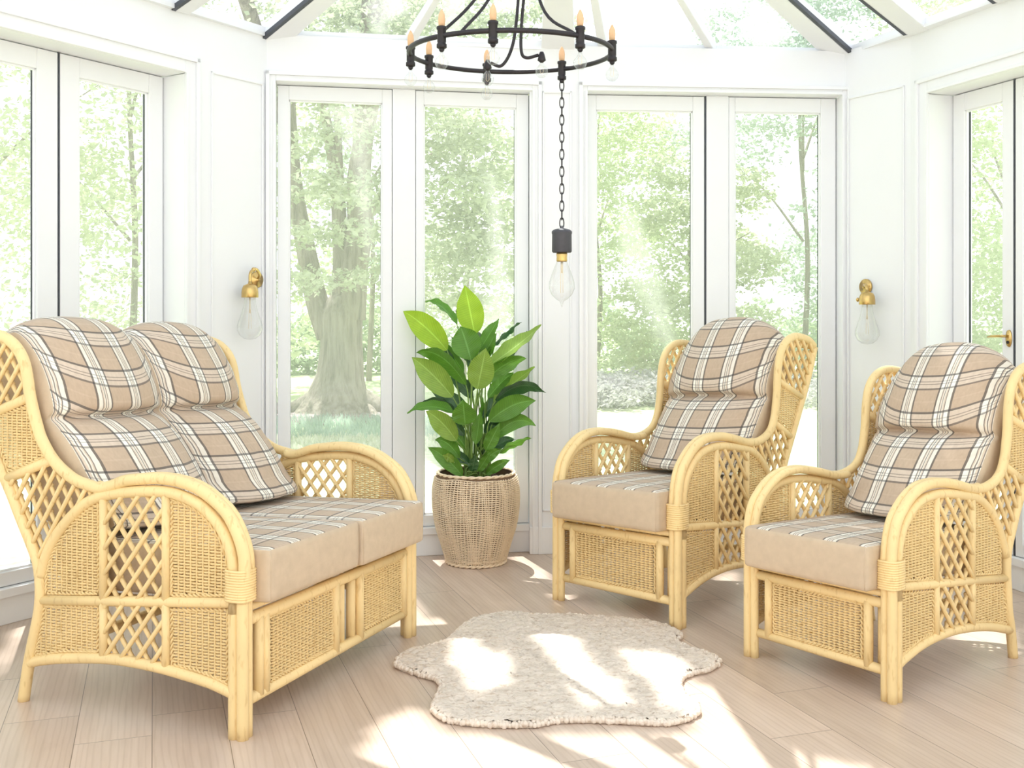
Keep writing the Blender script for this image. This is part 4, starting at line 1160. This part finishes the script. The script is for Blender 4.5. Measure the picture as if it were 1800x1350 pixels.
def shade_keep(C):  # opens gaps in the added cover so sun falls on chosen floor patches
    hit = C[:, :2]-C[:, 2:3]*np.array([[SUN.x/SUN.z, SUN.y/SUN.z]])
    lit = np.zeros(len(C), bool)
    for poly in LIT:
        P = np.array(poly); c = np.zeros(len(C), bool)
        for i in range(len(P)):
            x0, y0 = P[i]; x1, y1 = P[(i+1) % len(P)]
            c ^= ((y0 > hit[:, 1]) != (y1 > hit[:, 1])) & (hit[:, 0] < (x1-x0)*(hit[:, 1]-y0)/(y1-y0+1e-12)+x0)
        lit |= c
    low = C[:, 2] < 7.0
    return low | ~lit
TY = 16.6
T = lambda x, y: at(x, y, TY)
limbs = [([T(592, 732), T(594, 700), T(598, 660), T(600, 610), T(600, 555), T(608, 520)], [.78, .50, .38, .335, .34, .22]),
         ([T(580, 590), T(556, 525), T(538, 440), T(523, 360), T(512, 250), T(507, 60)], [.22, .18, .155, .13, .11, .06]),
         ([T(614, 560), T(622, 470), T(632, 400), T(629, 320), T(640, 240), T(656, 150), T(670, 30), T(690, -300)], [.26, .225, .20, .175, .155, .14, .12, .05]),
         ([T(592, 560), T(600, 480), T(597, 400), T(588, 300), T(571, 190), T(563, 60)], [.17, .14, .12, .095, .075, .05]),
         ([T(603, 430), T(597, 320), T(593, 200), T(588, 80)], [.09, .07, .055, .04]),
         ([T(640, 390), T(668, 345), T(705, 300), T(780, 262)], [.08, .06, .045, .02]),
         ([T(632, 330), (-1.9, 14.5, 6.4), (-1.6, 12.5, 8.6), (-1.8, 10.5, 9.4)], [.16, .14, .08, .03]),
         ([T(512, 250), (-4.0, 14.0, 7.0), (-4.2, 11.0, 8.8), (-4.0, 8.0, 9.4)], [.12, .10, .08, .03])]
for a, b in ((T(515, 700), T(470, 716)), (T(690, 708), T(730, 718)), (T(545, 722), T(530, 740)), (T(650, 730), T(672, 746)), (T(600, 738), T(604, 756))):
    limbs.append(([T(595, 690), tuple((np.array(T(595, 715))+np.array(a))/2), (a[0], a[1]-.25, GZ+.06), (b[0], b[1]-.6, GZ-.02)], [.32, .22, .12, .04]))
blobs = []
for (x, y, rx, rz, n, Y) in ((520, 130, .9, .5, 420, 15.5), (600, 160, .9, .45, 420, 15.2), (560, 255, .9, .30, 380, 15.0), (640, 225, .8, .25, 300, 14.8), (610, 318, 1.0, .22, 420, 14.6),
        (540, 330, .9, .25, 380, 15.2), (650, 355, .8, .2, 300, 14.4), (600, 410, .9, .18, 330, 14.5), (545, 420, .7, .2, 240, 15.0), (575, 490, .7, .12, 220, 14.5), (655, 470, .7, .2, 240, 15.4), (520, 500, .6, .2, 200, 15.4),
        (780, 230, 1.0, .5, 520, 15.0), (850, 280, 1.1, .5, 560, 15.0), (800, 340, 1.1, .4, 560, 14.6), (880, 390, 1.0, .4, 480, 15.2), (780, 430, 1.0, .4, 480, 15.0), (850, 470, 1.0, .35, 460, 15.0), (760, 520, .9, .3, 360, 15.4), (880, 540, .9, .3, 380, 15.4),
        (600, 50, 1.3, .5, 620, 15.0), (690, 30, 1.2, .5, 560, 15.0), (540, 20, 1.1, .4, 420, 15.5), (780, 60, 1.2, .4, 420, 14.6), (850, 10, 1.2, .5, 420, 14.8), (720, 120, 1.0, .4, 380, 15), (930, 60, 1.0, .4, 300, 15.2)):
    p = at(x, y, Y); blobs.append((*p, rx*.8, .9, rz*.8, int(n*(1.2 if x < 690 else 2.2))))
for i in range(110):  # added leaf cover, out of view, set along the sun's path to the floor
    fx, fy = RNG.uniform(-2.7, 2.9), RNG.uniform(2.2, 6.5); z = RNG.uniform(8.6, 10.4)
    blobs.append((fx+SUN.x/SUN.z*z, fy+SUN.y/SUN.z*z, z, .9, .9, .35, 620))
tree('beech_tree', 'old beech with several grey trunks and spreading roots outside the first back pane', limbs, blobs, LM['a'], .10, keep=shade_keep)

def simple_tree(name, label, x, Y, h, r, n, lm, size=.125, group='trees at the garden edge', low=.0, tr=.055):
    z0 = GZ; limbs = [([(x, Y, z0), (x+.1, Y, z0+h*.3), (x-.05, Y+.1, z0+h*.6), (x+.1, Y, z0+h*.92)], [tr*1.3, tr, tr*.7, tr*.2])]
    for k in range(3):
        a = RNG.uniform(0, 2*PI); zz = z0+h*RNG.uniform(.3, .55); limbs.append(([(x, Y, zz), (x+r*.35*math.cos(a), Y+r*.35*math.sin(a), zz+h*.12), (x+r*.7*math.cos(a), Y+r*.7*math.sin(a), zz+h*.2)], [tr*.6, tr*.4, tr*.12]))
    bl = []; k = 16
    for i in range(k):
        a = RNG.uniform(0, 2*PI); f = (i+.5)/k; zz = z0+h*(low+(1-low)*f)
        rr = r*(.55+.5*math.sin(PI*min(1, f*1.05+.12)))*RNG.uniform(.45, .95)
        bl.append((x+rr*math.cos(a)*.8, Y-.5+rr*math.sin(a)*.8, zz, r*.50, r*.50, h/k*1.15, int(n*1.5)//k))
    return tree(name, label, limbs, bl, LM[lm], size, group)
TREES = [('garden_tree', 'tall pale tree with layered sprays outside the leftmost window', -9.2, 17.5, 10.5, 3.6, 9000, 'b', .02),
 ('garden_tree', 'leafy tree with bare arching branches outside the left wall, behind the sofa back', -6.9, 19.0, 9.5, 2.8, 6500, 'a', .10),
 ('garden_tree', 'tall hazy tree seen behind the plant through the second back pane', -1.2, 26, 11.0, 3.6, 8200, 'b', .12),
 ('garden_tree', 'far tree with a straight grey trunk beside the old beech', -3.4, 25, 10.0, 2.6, 4200, 'c', .22),
 ('garden_tree', 'rounded yellow-green tree left in the third back pane, behind the pendant bulb', 2.0, 25, 7.2, 2.7, 10000, 'd', .03),
 ('garden_tree', 'low cool-green tree under the open sky in the third back pane', 4.1, 24, 4.9, 2.0, 8000, 'b', .03),
 ('garden_tree', 'tall soft green tree filling the fourth back pane above the armchair', 6.5, 23.5, 9.8, 2.9, 13000, 'c', .03),
 ('garden_tree', 'bright broad tree outside the right wall above the nearer armchair', 10.2, 21.5, 9.5, 3.3, 17000, 'd', .02),
 ('garden_tree', 'dense green tree at the far right beyond the door handle', 12.5, 24.5, 11.5, 3.2, 13000, 'a', .02),
 ('garden_tree', 'small drooping tree between the old beech and the left wall', -5.3, 22, 7.0, 2.0, 4200, 'd', .05)]
for nm, lb, x, Y, h, r, n, lm, low in TREES: simple_tree(nm, lb, x, Y, h, r, n, lm, low=low)

def stuff(name, label, cat, mesh_args): 
    o = np_mesh(name, *mesh_args); return tag(o, label, cat, kind='stuff')
def blades(x0, x1, y0, y1, n, h, w):
    x = RNG.uniform(x0, x1, n); y = RNG.uniform(y0, y1, n); a = RNG.uniform(0, PI, n); hh = h*RNG.uniform(.5, 1.2, n); lx = RNG.normal(0, .3, n)*hh; ly = RNG.normal(0, .3, n)*hh
    dx = np.cos(a)*w; dy = np.sin(a)*w; z = np.full(n, GZ)
    V = np.stack([np.stack([x-dx, y-dy, z], 1), np.stack([x+dx, y+dy, z], 1), np.stack([x+dx*.2+lx, y+dy*.2+ly, z+hh], 1), np.stack([x-dx*.2+lx, y-dy*.2+ly, z+hh], 1)], 1).reshape(-1, 3)
    return V, np.arange(4*n).reshape(-1, 4)
V, F = blades(-5.2, -.8, 13.2, 15.6, 5200, .11, .012)
stuff('tall_grass', 'strip of bluish green long grass in front of the old beech', 'grass', (V, F, leaf_mat('blue_grass', (.36, .50, .42), (.55, .66, .56), .4, 1.5)))
V, F = blades(-5.0, -.6, 12.0, 13.4, 3000, .07, .02)
stuff('daisy_patch', 'pale flowering turf in front of the long grass', 'grass', (V, F, leaf_mat('pale_turf', (.62, .66, .50), (.85, .84, .74), .4, 3)))
C, V, F = leaves([(RNG.uniform(1.2, 5.5), RNG.uniform(17.2, 21.5), GZ+.22, .7, .7, .22, 330) for i in range(42)], .11)
stuff('heather_bed', 'low bed of grey-purple heather on the lawn behind the farther armchair', 'heather', (V, F, leaf_mat('heather_leaves', (.36, .33, .37), (.62, .62, .58), .35, 2.5)))
C, V, F = leaves([(RNG.uniform(-7, 13), RNG.uniform(27, 29), GZ+RNG.uniform(.2, 1.6), 1.0, .7, .7, 260) for i in range(60)], .17)
stuff('shrub_border', 'soft green shrub border along the far edge of the lawn', 'shrubs', (V, F, leaf_mat('shrub_leaves', (.32, .42, .27), (.54, .62, .42), .4, .5)))
mb = MB(); R_ = [(-2.78+2.6*math.cos(a)*(1+.12*math.sin(3*a)), 17.0+2.0*math.sin(a)*(1+.1*math.cos(4*a))) for a in [2*PI*i/40 for i in range(40)]]
mb.add([(x, y, GZ+.012) for x, y in R_]+[(-2.78, 17.0, GZ+.10)], [(i, (i+1) % 40, 40) for i in range(40)])
tag(mb.build('mulch_bed', simple('bark_mulch', (.34, .28, .28), .95, 0, .1, .3, 6, .8, 30)), 'ring of dull purple-brown bark mulch around the beech roots', 'mulch')

# ------------------------------------------------------------------ light
sd = bpy.data.lights.new('sun', 'SUN'); so = bpy.data.objects.new('sun', sd); COL.objects.link(so)
sd.energy = 14.0; sd.angle = math.radians(.5); sd.color = (1, .985, .96)
so.rotation_euler = SUN.to_track_quat('Z', 'Y').to_euler(); so.location = SUN*30
w = bpy.data.worlds.new('sky'); SC.world = w; w.use_nodes = True
N = w.node_tree.nodes; L = w.node_tree.links; bg = N['Background']
# hazy bright sky: strongest near the horizon, deeper overhead
sx = N.new('ShaderNodeSeparateXYZ'); L.new(coord(N, 'Generated'), sx.inputs[0])
L.new(ramp(N, L, sx.outputs[2], [(0, (.97, .985, 1)), (.35, (.90, .945, 1)), (1, (.47, .53, .62))]), bg.inputs[0]); bg.inputs[1].default_value = 2.75
